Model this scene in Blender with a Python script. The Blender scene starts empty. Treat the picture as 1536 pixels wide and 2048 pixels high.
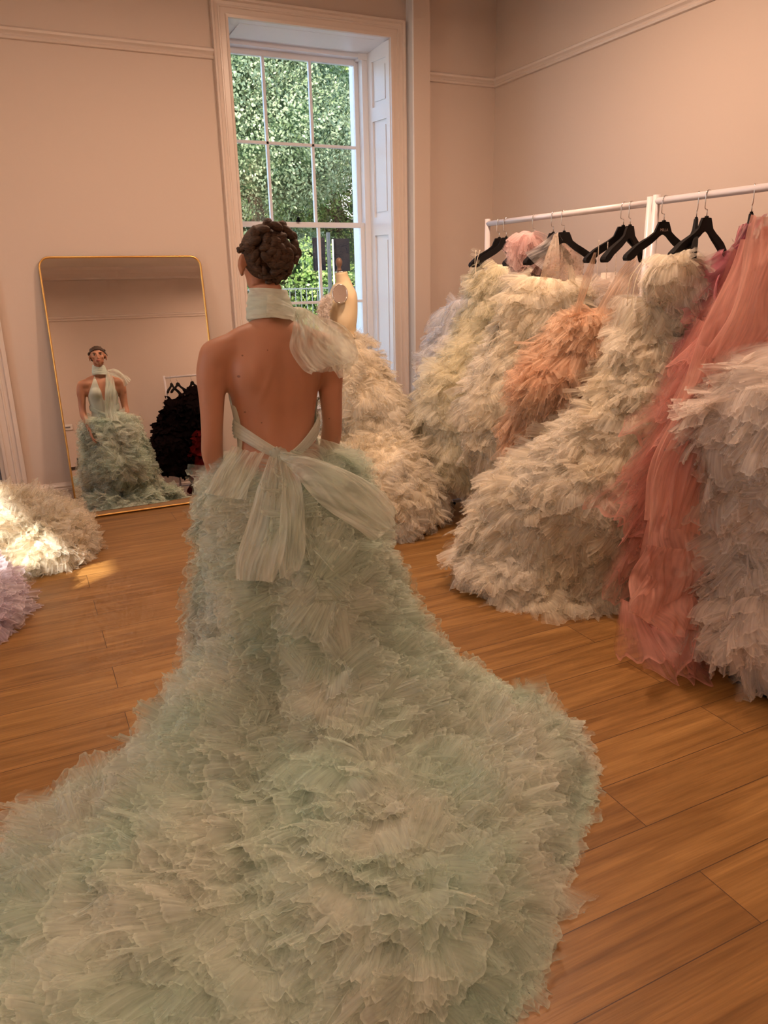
import bpy, bmesh, math, random
import numpy as np
from mathutils import Vector, Matrix

S = bpy.context.scene
COL = S.collection
R_ = math.radians
random.seed(7)
RNG = np.random.default_rng(11)

# ------------------------------------------------------------------ camera
FOC, PITCH, ROLL, YAW, CAMH = 1499.6, .30352, -.0205, .44425, 1.6
_cy, _sy, _cp, _sp = math.cos(YAW), math.sin(YAW), math.cos(PITCH), math.sin(PITCH)
FW = np.array([_sy*_cp, _cy*_cp, -_sp])
_r0 = np.array([_cy, -_sy, 0.]); _u0 = np.cross(_r0, FW)
RT = math.cos(ROLL)*_r0 + math.sin(ROLL)*_u0
UP = -math.sin(ROLL)*_r0 + math.cos(ROLL)*_u0
CAM = np.array([0, 0, CAMH])
cam_data = bpy.data.cameras.new('camera')
cam_data.sensor_fit = 'HORIZONTAL'; cam_data.sensor_width = 36; cam_data.lens = 36*FOC/1536
cam_data.clip_start = .05; cam_data.clip_end = 200
cam = bpy.data.objects.new('camera', cam_data); COL.objects.link(cam)
cam.matrix_world = Matrix(((RT[0], UP[0], -FW[0], 0), (RT[1], UP[1], -FW[1], 0), (RT[2], UP[2], -FW[2], CAMH), (0, 0, 0, 1)))
S.camera = cam

# ------------------------------------------------------------------ light
S.view_settings.view_transform = 'Standard'; S.view_settings.look = 'None'
S.view_settings.gamma = 1; S.view_settings.use_curve_mapping = False
S.view_settings.exposure = .22
S.cycles.use_denoising = True; S.cycles.use_adaptive_sampling = True; S.cycles.adaptive_threshold = .09; S.cycles.adaptive_min_samples = 8
S.cycles.max_bounces = 4; S.cycles.diffuse_bounces = 3; S.cycles.glossy_bounces = 3
S.cycles.transmission_bounces = 6; S.cycles.transparent_max_bounces = 16
S.cycles.caustics_reflective = False; S.cycles.caustics_refractive = False
S.cycles.sample_clamp_indirect = 6
W = bpy.data.worlds.new('sky'); S.world = W; W.use_nodes = True
nt = W.node_tree; bg = nt.nodes['Background']
sky = nt.nodes.new('ShaderNodeTexSky'); sky.sky_type = 'HOSEK_WILKIE'
sky.sun_direction = Vector((-.7, -.45, .55)).normalized(); sky.turbidity = 3
nt.links.new(sky.outputs[0], bg.inputs[0]); bg.inputs[1].default_value = 15
sd = bpy.data.lights.new('sun', 'SUN'); sd.energy = 12; sd.color = (1, .93, .82); sd.angle = R_(.8)
sun = bpy.data.objects.new('sun', sd); COL.objects.link(sun)
sun.rotation_euler = Vector((.70, .45, -.55)).to_track_quat('-Z', 'Y').to_euler()
WARM = (1, .655, .45)
LAMPS = [(.6, 3.7, 18), (2.15, 3.4, 56), (-1.4, 2.9, 18), (-1.2, -1.0, 54), (3.3, -.5, 28)]   # x, y, watts of the pendants; last two added to light the front wall

# ------------------------------------------------------------------ helpers
def ray(x, y): return FW + RT*(x-768)/FOC - UP*(y-1024)/FOC
def at(x, y, Y):
    d = ray(x, y); return CAM + d*(Y/d[1])
def onfloor(x, y, z=0):
    d = ray(x, y); return CAM + d*((z-CAMH)/d[2])
def tag(o, label=None, cat=None, group=None, kind=None):
    if label: o['label'] = label
    if cat: o['category'] = cat
    if group: o['group'] = group
    if kind: o['kind'] = kind
    return o
def empty(name, loc=(0, 0, 0), label=None, cat=None, group=None):
    o = bpy.data.objects.new(name, None); COL.objects.link(o); o.location = loc; o.empty_display_size = .1
    return tag(o, label, cat, group)
def link(name, me, mat, parent=None, smooth=True):
    o = bpy.data.objects.new(name, me); COL.objects.link(o)
    if mat is not None and not me.materials: me.materials.append(mat)
    if smooth and len(me.polygons): me.polygons.foreach_set('use_smooth', np.ones(len(me.polygons), bool))
    if parent is not None:
        o.parent = parent
        o.matrix_parent_inverse = Matrix.Translation(parent_loc(parent)).inverted()
    return o
def parent_loc(p):
    l = Vector((0, 0, 0)) + p.location
    return l if p.parent is None else l     # parts are built in world coordinates, only roots carry a location
def mesh_np(name, V, F, mat, parent=None, smooth=True, uv=None, uv2=None):
    """V (n,3), F (m,4) quads"""
    V = np.asarray(V, np.float32).reshape(-1, 3); F = np.asarray(F, np.int32)
    me = bpy.data.meshes.new(name); k = F.shape[1]
    me.vertices.add(len(V)); me.vertices.foreach_set('co', V.ravel())
    me.loops.add(F.size); me.loops.foreach_set('vertex_index', F.ravel())
    me.polygons.add(len(F)); me.polygons.foreach_set('loop_start', np.arange(0, F.size, k, dtype=np.int32))
    me.update(calc_edges=True)
    if uv is not None:
        l = me.uv_layers.new(name='uv'); l.data.foreach_set('uv', np.asarray(uv, np.float32)[F.ravel()].ravel())
    if uv2 is not None:
        l = me.uv_layers.new(name='span'); l.data.foreach_set('uv', np.asarray(uv2, np.float32)[F.ravel()].ravel())
    return link(name, me, mat, parent, smooth)
def bm_obj(name, bm, mat, parent=None, smooth=False):
    me = bpy.data.meshes.new(name); bmesh.ops.recalc_face_normals(bm, faces=bm.faces); bm.to_mesh(me); bm.free()
    return link(name, me, mat, parent, smooth)
def add_box(bm, x0, x1, y0, y1, z0, z1, bev=0):
    r = bmesh.ops.create_cube(bm, size=1, matrix=Matrix.Translation(((x0+x1)/2, (y0+y1)/2, (z0+z1)/2)) @ Matrix.Diagonal((abs(x1-x0), abs(y1-y0), abs(z1-z0), 1)))
    if bev:
        es = list({e for v in r['verts'] for e in v.link_edges})
        bmesh.ops.bevel(bm, geom=es, offset=bev, segments=2, affect='EDGES', profile=.5)
def boxes(name, L, mat, parent=None, bev=0):
    bm = bmesh.new()
    for b in L: add_box(bm, *b, bev=bev)
    return bm_obj(name, bm, mat, parent)
def extrude_profile(name, prof, p0, p1, mat, parent=None, up=(0, 0, 1), out=(0, -1, 0), miter=0):
    """profile points (o, u) swept from p0 to p1"""
    bm = bmesh.new(); up = Vector(up); out = Vector(out); p0 = Vector(p0); p1 = Vector(p1)
    a = [bm.verts.new(p0+out*o+up*u) for o, u in prof]; b = [bm.verts.new(p1+out*o+up*u) for o, u in prof]
    n = len(prof)
    for i in range(n): bm.faces.new((a[i], a[(i+1) % n], b[(i+1) % n], b[i]))
    bm.faces.new(a); bm.faces.new(b[::-1])
    return bm_obj(name, bm, mat, parent)
def tube_np(P, r, n=10, cap=True):
    P = np.asarray(P, float); m = len(P); r = np.broadcast_to(np.asarray(r, float), (m,))
    T = np.gradient(P, axis=0); T /= np.linalg.norm(T, axis=1)[:, None]+1e-12
    ref = np.array([0, 0, 1.]) if abs(T[0, 2]) < .9 else np.array([1., 0, 0]); out = []
    A = np.cross(T[0], ref); A /= np.linalg.norm(A)
    for i in range(m):
        A = A - T[i]*(A@T[i]); A /= np.linalg.norm(A)+1e-12; B = np.cross(T[i], A)
        th = np.arange(n)*2*math.pi/n
        out.append(P[i] + r[i]*(np.cos(th)[:, None]*A + np.sin(th)[:, None]*B))
    V = np.concatenate(out); F = []
    for i in range(m-1):
        for j in range(n): F.append((i*n+j, i*n+(j+1) % n, (i+1)*n+(j+1) % n, (i+1)*n+j))
    if cap:
        V = np.vstack([V, P[0], P[-1]]); a, b = len(V)-2, len(V)-1
        for j in range(n): F.append((j, a, a, (j+1) % n)); F.append(((m-1)*n+j, (m-1)*n+(j+1) % n, b, b))
    return V, F
def add_np(bm, V, F):
    vs = [bm.verts.new(v) for v in V]
    for f in F:
        u = list(dict.fromkeys(f))
        if len(u) > 2: bm.faces.new([vs[i] for i in u])
def tube(name, P, r, mat, parent=None, n=10):
    bm = bmesh.new(); V, F = tube_np(P, r, n); add_np(bm, V, F); return bm_obj(name, bm, mat, parent, True)
def smooth_path(P, k=8):
    P = np.asarray(P, float); n = len(P); out = []
    Q = np.vstack([2*P[0]-P[1], P, 2*P[-1]-P[-2]])
    for i in range(1, n):
        for t in np.arange(k)/k:
            a, b, c, d = Q[i-1], Q[i], Q[i+1], Q[i+2]
            out.append(.5*((2*b)+(c-a)*t+(2*a-5*b+4*c-d)*t*t+(3*b-a-3*c+d)*t**3))
    out.append(P[-1]); return np.array(out)
def sph(bm, c, r, seg=20, rings=12, M=None):
    m = Matrix.Translation(c) @ (M or Matrix.Identity(4)) @ Matrix.Diagonal((r[0], r[1], r[2], 1))
    return bmesh.ops.create_uvsphere(bm, u_segments=seg, v_segments=rings, radius=1, matrix=m)['verts']

# ------------------------------------------------------------------ materials
def mat(name, col, rough=.5, metal=0, spec=None, bump=None, sheen=0, var=0, vscale=6):
    m = bpy.data.materials.new(name); m.use_nodes = True; t = m.node_tree; b = t.nodes['Principled BSDF']
    b.inputs['Base Color'].default_value = (*col, 1); b.inputs['Roughness'].default_value = rough
    b.inputs['Metallic'].default_value = metal
    if spec is not None: b.inputs['Specular IOR Level'].default_value = spec
    if var or bump:
        tc = t.nodes.new('ShaderNodeTexCoord'); nz = t.nodes.new('ShaderNodeTexNoise')
        nz.inputs['Scale'].default_value = vscale; nz.inputs['Detail'].default_value = 4
        t.links.new(tc.outputs['Object'], nz.inputs['Vector'])
        if var:
            mx = t.nodes.new('ShaderNodeMix'); mx.data_type = 'RGBA'
            mx.inputs['A'].default_value = (*[c*(1-var) for c in col], 1); mx.inputs['B'].default_value = (*[min(1, c*(1+var)) for c in col], 1)
            t.links.new(nz.outputs[0], mx.inputs['Factor']); t.links.new(mx.outputs['Result'], b.inputs['Base Color'])
        if bump:
            n2 = t.nodes.new('ShaderNodeTexNoise'); n2.inputs['Scale'].default_value = bump[1]; n2.inputs['Detail'].default_value = 5
            t.links.new(tc.outputs['Object'], n2.inputs['Vector'])
            bp = t.nodes.new('ShaderNodeBump'); bp.inputs['Strength'].default_value = bump[0]; bp.inputs['Distance'].default_value = .01
            t.links.new(n2.outputs[0], bp.inputs['Height']); t.links.new(bp.outputs[0], b.inputs['Normal'])
    return m
def tulle(name, col, op=.42, lines=170, col2=None, edge=.30, bump=.5, soft=0):
    """thin net: diffuse + translucent, more opaque edge-on and along fine gathered threads"""
    m = bpy.data.materials.new(name); m.use_nodes = True; t = m.node_tree; N = t.nodes; L = t.links
    for n in list(N): N.remove(n)
    out = N.new('ShaderNodeOutputMaterial'); tr = N.new('ShaderNodeBsdfTransparent')
    df = N.new('ShaderNodeBsdfDiffuse'); tl = N.new('ShaderNodeBsdfTranslucent')
    mx = N.new('ShaderNodeMixShader'); mx.inputs[0].default_value = .42
    L.new(df.outputs[0], mx.inputs[1]); L.new(tl.outputs[0], mx.inputs[2])
    tc = N.new('ShaderNodeTexCoord'); nz = N.new('ShaderNodeTexNoise'); nz.inputs['Scale'].default_value = 3.2; nz.inputs['Detail'].default_value = 3
    L.new(tc.outputs['Object'], nz.inputs['Vector'])
    cm = N.new('ShaderNodeMix'); cm.data_type = 'RGBA'; c2 = col2 or [min(.93, c*1.15) for c in col]
    cm.inputs['A'].default_value = (*col, 1); cm.inputs['B'].default_value = (*c2, 1)
    mr = N.new('ShaderNodeMapRange'); mr.inputs['From Min'].default_value = .35; mr.inputs['From Max'].default_value = .65
    L.new(nz.outputs[0], mr.inputs[0]); L.new(mr.outputs[0], cm.inputs['Factor'])
    L.new(cm.outputs['Result'], df.inputs[0]); L.new(cm.outputs['Result'], tl.inputs[0])
    # threads along the fall of the ruffle
    mp = N.new('ShaderNodeMapping'); mp.inputs['Scale'].default_value = (lines, 5, 1)
    uvn = N.new('ShaderNodeUVMap'); uvn.uv_map = 'uv'
    L.new(uvn.outputs[0], mp.inputs[0]); n2 = N.new('ShaderNodeTexNoise'); n2.inputs['Scale'].default_value = 1; n2.inputs['Detail'].default_value = 2
    L.new(mp.outputs[0], n2.inputs['Vector'])
    m2 = N.new('ShaderNodeMapRange'); m2.inputs['From Min'].default_value = .35; m2.inputs['From Max'].default_value = .68
    m2.inputs['To Min'].default_value = op*.72; m2.inputs['To Max'].default_value = min(1, op*1.5)
    L.new(n2.outputs[0], m2.inputs[0])
    if bump:
        bp = N.new('ShaderNodeBump'); bp.inputs['Strength'].default_value = bump; bp.inputs['Distance'].default_value = .004
        L.new(n2.outputs[0], bp.inputs['Height']); L.new(bp.outputs[0], df.inputs['Normal'])
    lw = N.new('ShaderNodeLayerWeight'); lw.inputs[0].default_value = .35
    ad = N.new('ShaderNodeMath'); ad.operation = 'MULTIPLY_ADD'; ad.inputs[1].default_value = edge; ad.use_clamp = True
    L.new(lw.outputs['Facing'], ad.inputs[0]); L.new(m2.outputs[0], ad.inputs[2])
    # the net is gathered and dense at its seam, thin and soft towards its free edges
    us = N.new('ShaderNodeUVMap'); us.uv_map = 'span'; sx = N.new('ShaderNodeSeparateXYZ'); L.new(us.outputs[0], sx.inputs[0])
    va = N.new('ShaderNodeMapRange'); va.inputs['From Min'].default_value = .1; va.inputs['To Min'].default_value = 1.3; va.inputs['To Max'].default_value = .62-.14*soft; L.new(sx.outputs[1], va.inputs[0])
    uc = N.new('ShaderNodeMath'); uc.operation = 'SUBTRACT'; uc.inputs[1].default_value = .5; L.new(sx.outputs[0], uc.inputs[0])
    ua = N.new('ShaderNodeMath'); ua.operation = 'ABSOLUTE'; L.new(uc.outputs[0], ua.inputs[0])
    ub = N.new('ShaderNodeMapRange'); ub.interpolation_type = 'SMOOTHSTEP'; ub.inputs['From Min'].default_value = .5; ub.inputs['From Max'].default_value = .40; ub.inputs['To Min'].default_value = .30-.15*soft; ub.inputs['To Max'].default_value = 1; L.new(ua.outputs[0], ub.inputs[0])
    eg = N.new('ShaderNodeMapRange'); eg.inputs['From Min'].default_value = .93; eg.inputs['From Max'].default_value = .99; eg.inputs['To Max'].default_value = .55-.33*soft; L.new(sx.outputs[1], eg.inputs[0]); ve = N.new('ShaderNodeMath'); L.new(va.outputs[0], ve.inputs[0]); L.new(eg.outputs[0], ve.inputs[1]); va = ve
    m3 = N.new('ShaderNodeMath'); m3.operation = 'MULTIPLY'; L.new(va.outputs[0], m3.inputs[0]); L.new(ub.outputs[0], m3.inputs[1])
    m4 = N.new('ShaderNodeMath'); m4.operation = 'MULTIPLY'; m4.use_clamp = True; L.new(ad.outputs[0], m4.inputs[0]); L.new(m3.outputs[0], m4.inputs[1]); ad = m4
    fm = N.new('ShaderNodeMixShader'); L.new(ad.outputs[0], fm.inputs[0]); L.new(tr.outputs[0], fm.inputs[1]); L.new(mx.outputs[0], fm.inputs[2])
    L.new(fm.outputs[0], out.inputs[0]); return m
def cloth(name, col, tl_=.25, var=.1):
    """opaque inner layers"""
    m = bpy.data.materials.new(name); m.use_nodes = True; t = m.node_tree; N = t.nodes; L = t.links
    for n in list(N): N.remove(n)
    out = N.new('ShaderNodeOutputMaterial'); df = N.new('ShaderNodeBsdfDiffuse'); tl = N.new('ShaderNodeBsdfTranslucent')
    mx = N.new('ShaderNodeMixShader'); mx.inputs[0].default_value = tl_
    tc = N.new('ShaderNodeTexCoord'); nz = N.new('ShaderNodeTexNoise'); nz.inputs['Scale'].default_value = 14; nz.inputs['Detail'].default_value = 5
    L.new(tc.outputs['Object'], nz.inputs['Vector'])
    cm = N.new('ShaderNodeMix'); cm.data_type = 'RGBA'
    cm.inputs['A'].default_value = (*[c*(1-var) for c in col], 1); cm.inputs['B'].default_value = (*[min(.95, c*(1+var)) for c in col], 1)
    L.new(nz.outputs[0], cm.inputs['Factor']); L.new(cm.outputs['Result'], df.inputs[0]); L.new(cm.outputs['Result'], tl.inputs[0])
    bp = N.new('ShaderNodeBump'); bp.inputs['Strength'].default_value = .9; bp.inputs['Distance'].default_value = .02
    L.new(nz.outputs[0], bp.inputs['Height']); L.new(bp.outputs[0], df.inputs['Normal'])
    L.new(df.outputs[0], mx.inputs[1]); L.new(tl.outputs[0], mx.inputs[2]); L.new(mx.outputs[0], out.inputs[0]); return m

M = {}
M['wall'] = mat('wall plaster', (.67, .545, .465), .62, bump=(.05, 30))
M['trim'] = mat('painted trim', (.74, .63, .56), .32)
M['white'] = mat('white gloss paint', (.85, .87, .92), .3)
M['ceiling'] = mat('ceiling paint', (.8, .74, .68), .8)
M['rail'] = mat('rack tube', (.72, .66, .68), .3)
M['black'] = mat('black hanger', (.008, .006, .006), .75, spec=.2)
M['chrome'] = mat('chrome', (.75, .72, .7), .15, 1)
M['gold'] = mat('brushed gold', (.82, .5, .16), .3, 1)
M['mirror'] = mat('mirror glass', (.93, .92, .90), .0, 1)
M['grey_door'] = mat('grey paint', (.2, .19, .21), .5)
M['dark_wood'] = mat('dark wood', (.05, .025, .015), .4)
M['knob'] = mat('brown wood', (.22, .13, .09), .45, var=.2, vscale=40)
M['linen'] = mat('cream linen', (.82, .66, .42), .85, bump=(.1, 400))
M['dark_metal'] = mat('dark metal', (.008, .008, .01), .9, spec=.1)
M['iron'] = mat('black iron', (.05, .055, .06), .5)
M['rail_iron'] = mat('weathered iron', (.16, .17, .17), .5)
M['bark'] = mat('bark', (.16, .11, .07), .9, bump=(.6, 20), var=.3)
M['brass'] = mat('brass lamp', (.7, .45, .2), .3, 1)
M['plaster_white'] = mat('white plastic', (.75, .7, .66), .4)
M['rug'] = mat('grey carpet', (.2, .165, .15), .95, bump=(.5, 200), var=.15, vscale=60)
M['grass'] = mat('pale paving', (.5, .48, .44), .95, var=.15, vscale=2)
M['stone'] = mat('pale stone', (.6, .57, .52), .8, var=.1)

def glass_mat():
    m = bpy.data.materials.new('window glass'); m.use_nodes = True; t = m.node_tree; N = t.nodes; L = t.links
    for n in list(N): N.remove(n)
    out = N.new('ShaderNodeOutputMaterial'); a = N.new('ShaderNodeBsdfTransparent'); b = N.new('ShaderNodeBsdfGlossy'); b.inputs['Roughness'].default_value = .01
    f = N.new('ShaderNodeFresnel'); ge = N.new('ShaderNodeNewGeometry'); io = N.new('ShaderNodeMath'); io.operation = 'MULTIPLY_ADD'; io.inputs[1].default_value = -.8333; io.inputs[2].default_value = 1.5; L.new(ge.outputs['Backfacing'], io.inputs[0]); L.new(io.outputs[0], f.inputs[0]); x = N.new('ShaderNodeMixShader')
    L.new(f.outputs[0], x.inputs[0]); L.new(a.outputs[0], x.inputs[1]); L.new(b.outputs[0], x.inputs[2]); L.new(x.outputs[0], out.inputs[0]); return m
M['glass'] = glass_mat()

def floor_mat():
    m = bpy.data.materials.new('oak planks'); m.use_nodes = True; t = m.node_tree; N = t.nodes; L = t.links; b = N['Principled BSDF']
    tc = N.new('ShaderNodeTexCoord'); mp = N.new('ShaderNodeMapping'); mp.inputs['Location'].default_value = (-.84+1.33, -.16, 0)
    L.new(tc.outputs['Object'], mp.inputs[0])
    br = N.new('ShaderNodeTexBrick'); br.offset = .5; br.offset_frequency = 2; br.squash = 1
    br.inputs['Scale'].default_value = 1; br.inputs['Mortar Size'].default_value = .0016; br.inputs['Mortar Smooth'].default_value = .3
    br.inputs['Brick Width'].default_value = 1.33; br.inputs['Row Height'].default_value = .2; br.inputs['Bias'].default_value = 0
    br.inputs['Color1'].default_value = (0, 0, 0, 1); br.inputs['Color2'].default_value = (1, 1, 1, 1); br.inputs['Mortar'].default_value = (.5, .5, .5, 1)
    L.new(mp.outputs[0], br.inputs['Vector'])
    # grain, shifted per plank
    sh = N.new('ShaderNodeVectorMath'); sh.operation = 'SCALE'; sh.inputs['Scale'].default_value = 37
    L.new(br.outputs['Color'], sh.inputs[0]); av = N.new('ShaderNodeVectorMath'); L.new(mp.outputs[0], av.inputs[0]); L.new(sh.outputs[0], av.inputs[1])
    g1 = N.new('ShaderNodeMapping'); g1.inputs['Scale'].default_value = (1.6, 22, 1); L.new(av.outputs[0], g1.inputs[0])
    n1 = N.new('ShaderNodeTexNoise'); n1.inputs['Scale'].default_value = 1; n1.inputs['Detail'].default_value = 6; n1.inputs['Distortion'].default_value = .8; L.new(g1.outputs[0], n1.inputs['Vector'])
    g2 = N.new('ShaderNodeMapping'); g2.inputs['Scale'].default_value = (6, 160, 1); L.new(av.outputs[0], g2.inputs[0])
    n2 = N.new('ShaderNodeTexNoise'); n2.inputs['Scale'].default_value = 1; n2.inputs['Detail'].default_value = 4; L.new(g2.outputs[0], n2.inputs['Vector'])
    g3 = N.new('ShaderNodeMapping'); g3.inputs['Scale'].default_value = (2.2, 9, 1); L.new(av.outputs[0], g3.inputs[0])
    n3 = N.new('ShaderNodeTexNoise'); n3.inputs['Scale'].default_value = 1; n3.inputs['Detail'].default_value = 2; L.new(g3.outputs[0], n3.inputs['Vector'])
    kn = N.new('ShaderNodeMapRange'); kn.inputs['From Min'].default_value = .68; kn.inputs['From Max'].default_value = .78; L.new(n3.outputs[0], kn.inputs[0])
    cr = N.new('ShaderNodeValToRGB'); e = cr.color_ramp.elements
    e[0].position = .3; e[0].color = (.195, .088, .020, 1); e[1].position = .72; e[1].color = (.37, .19, .056, 1)
    L.new(n1.outputs[0], cr.inputs[0])
    def mix(fac, a, bcol, typ='MIX'):
        x = N.new('ShaderNodeMix'); x.data_type = 'RGBA'; x.blend_type = typ
        if isinstance(fac, float): x.inputs['Factor'].default_value = fac
        else: L.new(fac, x.inputs['Factor'])
        L.new(a, x.inputs['A'])
        if isinstance(bcol, tuple): x.inputs['B'].default_value = (*bcol, 1)
        else: L.new(bcol, x.inputs['B'])
        return x.outputs['Result']
    c = mix(.35, cr.outputs[0], n2.outputs[0], 'OVERLAY')
    c = mix(.18, c, br.outputs['Color'], 'SOFT_LIGHT')
    ks = N.new('ShaderNodeMath'); ks.operation = 'MULTIPLY'; ks.inputs[1].default_value = .6; L.new(kn.outputs[0], ks.inputs[0])
    c = mix(ks.outputs[0], c, (.16, .075, .03))
    c = mix(br.outputs['Fac'], c, (.07, .03, .012))
    L.new(c, b.inputs['Base Color']); b.inputs['Roughness'].default_value = .42
    bp = N.new('ShaderNodeBump'); bp.inputs['Strength'].default_value = .12; bp.inputs['Distance'].default_value = .004
    L.new(n2.outputs[0], bp.inputs['Height']); L.new(bp.outputs[0], b.inputs['Normal']); return m
M['floor'] = floor_mat()

def hair_mat():
    m = bpy.data.materials.new('brown hair'); m.use_nodes = True; t = m.node_tree; N = t.nodes; L = t.links; b = N['Principled BSDF']
    tc = N.new('ShaderNodeTexCoord'); n = N.new('ShaderNodeTexNoise'); n.inputs['Scale'].default_value = 1; n.inputs['Detail'].default_value = 4
    mp = N.new('ShaderNodeMapping'); mp.inputs['Scale'].default_value = (90, 60, 260); L.new(tc.outputs['Object'], mp.inputs[0]); L.new(mp.outputs[0], n.inputs['Vector'])
    cr = N.new('ShaderNodeValToRGB'); e = cr.color_ramp.elements; e[0].position = .35; e[0].color = (.022, .011, .006, 1); e[1].position = .7; e[1].color = (.088, .041, .019, 1)
    L.new(n.outputs[0], cr.inputs[0]); L.new(cr.outputs[0], b.inputs['Base Color']); b.inputs['Roughness'].default_value = .72
    bp = N.new('ShaderNodeBump'); bp.inputs['Strength'].default_value = .5; bp.inputs['Distance'].default_value = .003
    L.new(n.outputs[0], bp.inputs['Height']); L.new(bp.outputs[0], b.inputs['Normal']); return m
M['hair'] = hair_mat()

def skin_mat():
    m = mat('skin', (.46, .22, .135), .5, spec=.35, var=.09, vscale=9); t = m.node_tree; N = t.nodes; L = t.links; b = N['Principled BSDF']
    b.inputs['Subsurface Weight'].default_value = .12; b.inputs['Subsurface Radius'].default_value = (.02, .008, .004); b.inputs['Subsurface Scale'].default_value = .5
    src = b.inputs['Base Color'].links[0].from_socket; tc = [n for n in N if n.type == 'TEX_COORD'][0]
    for (x, y, rr) in ((497, 640, .0022), (488, 712, .0024), (480, 754, .004), (497, 828, .0026), (526, 847, .0024), (672, 843, .0022), (534, 700, .0018)):
        p = at(x, y, 2.41); s = N.new('ShaderNodeVectorMath'); s.operation = 'DISTANCE'; s.inputs[1].default_value = p
        # compare in the x-z plane only
        c = N.new('ShaderNodeVectorMath'); c.operation = 'MULTIPLY'; c.inputs[1].default_value = (1, 0, 1); L.new(tc.outputs['Object'], c.inputs[0])
        s.inputs[1].default_value = (p[0], 0, p[2]); L.new(c.outputs[0], s.inputs[0])
        r = N.new('ShaderNodeMapRange'); r.inputs['From Min'].default_value = rr*.7; r.inputs['From Max'].default_value = rr*1.4; r.inputs['To Min'].default_value = .75; r.inputs['To Max'].default_value = 0
        L.new(s.outputs['Value'], r.inputs[0]); x_ = N.new('ShaderNodeMix'); x_.data_type = 'RGBA'; x_.inputs['B'].default_value = (.12, .05, .03, 1)
        L.new(r.outputs[0], x_.inputs['Factor']); L.new(src, x_.inputs['A']); src = x_.outputs['Result']
    L.new(src, b.inputs['Base Color']); return m
M['skin'] = skin_mat()

def leaf_mat(name, a, b_):
    m = bpy.data.materials.new(name); m.use_nodes = True; t = m.node_tree; N = t.nodes; L = t.links
    for n in list(N): N.remove(n)
    out = N.new('ShaderNodeOutputMaterial'); df = N.new('ShaderNodeBsdfPrincipled'); df.inputs['Roughness'].default_value = .45; tl = N.new('ShaderNodeBsdfTranslucent')
    mx = N.new('ShaderNodeMixShader'); mx.inputs[0].default_value = .35; tc = N.new('ShaderNodeTexCoord'); nz = N.new('ShaderNodeTexNoise'); nz.inputs['Scale'].default_value = 5; nz.inputs['Detail'].default_value = 6
    L.new(tc.outputs['Object'], nz.inputs['Vector']); cm = N.new('ShaderNodeMix'); cm.data_type = 'RGBA'; cm.inputs['A'].default_value = (*a, 1); cm.inputs['B'].default_value = (*b_, 1)
    mr = N.new('ShaderNodeMapRange'); mr.inputs['From Min'].default_value = .38; mr.inputs['From Max'].default_value = .62; L.new(nz.outputs[0], mr.inputs[0]); L.new(mr.outputs[0], cm.inputs['Factor'])
    L.new(cm.outputs['Result'], df.inputs['Base Color']); L.new(cm.outputs['Result'], tl.inputs[0]); L.new(df.outputs[0], mx.inputs[1]); L.new(tl.outputs[0], mx.inputs[2]); L.new(mx.outputs[0], out.inputs[0]); return m
M['leaf1'] = leaf_mat('silvery green leaves', (.14, .20, .08), (.52, .58, .36))
M['leaf2'] = leaf_mat('bright green leaves', (.12, .23, .035), (.42, .52, .17))
M['leaf3'] = leaf_mat('deep green leaves', (.07, .13, .035), (.24, .34, .12))
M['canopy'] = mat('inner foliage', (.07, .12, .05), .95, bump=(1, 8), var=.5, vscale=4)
# ------------------------------------------------------------------ the room
D, XR, XL, YF, CE = 5.76, 3.82, -3.0, -2.0, 3.87
def struct(o): o['kind'] = 'structure'; return o
struct(boxes('floor', [(XL-.2, XR+.2, YF-.2, D+.45, -.12, 0)], M['floor']))
struct(boxes('ceiling', [(XL-.2, XR+.2, YF-.2, D+.45, CE, CE+.12)], M['ceiling']))
WX0, WX1, WZ0, WZ1 = 1.63, 2.865, .62, 3.31       # window opening
DX0, DX1, DZ1 = -1.35, -.19, 3.31                  # door opening at left
struct(boxes('wall_back', [(XL-.2, DX0, D, D+.42, 0, CE), (DX1, WX0, D, D+.42, 0, CE), (WX1, XR+.2, D, D+.42, 0, CE),
    (DX0, DX1, D, D+.42, DZ1, CE), (WX0, WX1, D, D+.42, WZ1, CE), (WX0, WX1, D, D+.42, 0, WZ0),
    (3.02, 3.16, D-.1, D, 0, CE)], M['wall']))
struct(boxes('pier_light_strip', [(3.008, 3.02, D-.1, D, 0, CE-.17)], M['white']))  # bright side of the pier: window light put into a white strip
struct(boxes('wall_right', [(XR, XR+.2, YF-.2, D, 0, CE)], M['wall']))
struct(boxes('wall_front', [(XL-.2, XR, YF-.2, YF, 0, CE)], M['wall']))
LW0, LW1, LZ0, LZ1 = 2.06, 3.4, .75, 2.76
struct(boxes('wall_left', [(XL-.2, XL, YF, LW0, 0, CE), (XL-.2, XL, LW1, D, 0, CE), (XL-.2, XL, LW0, LW1, 0, LZ0), (XL-.2, XL, LW0, LW1, LZ1, CE)], M['wall']))
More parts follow.
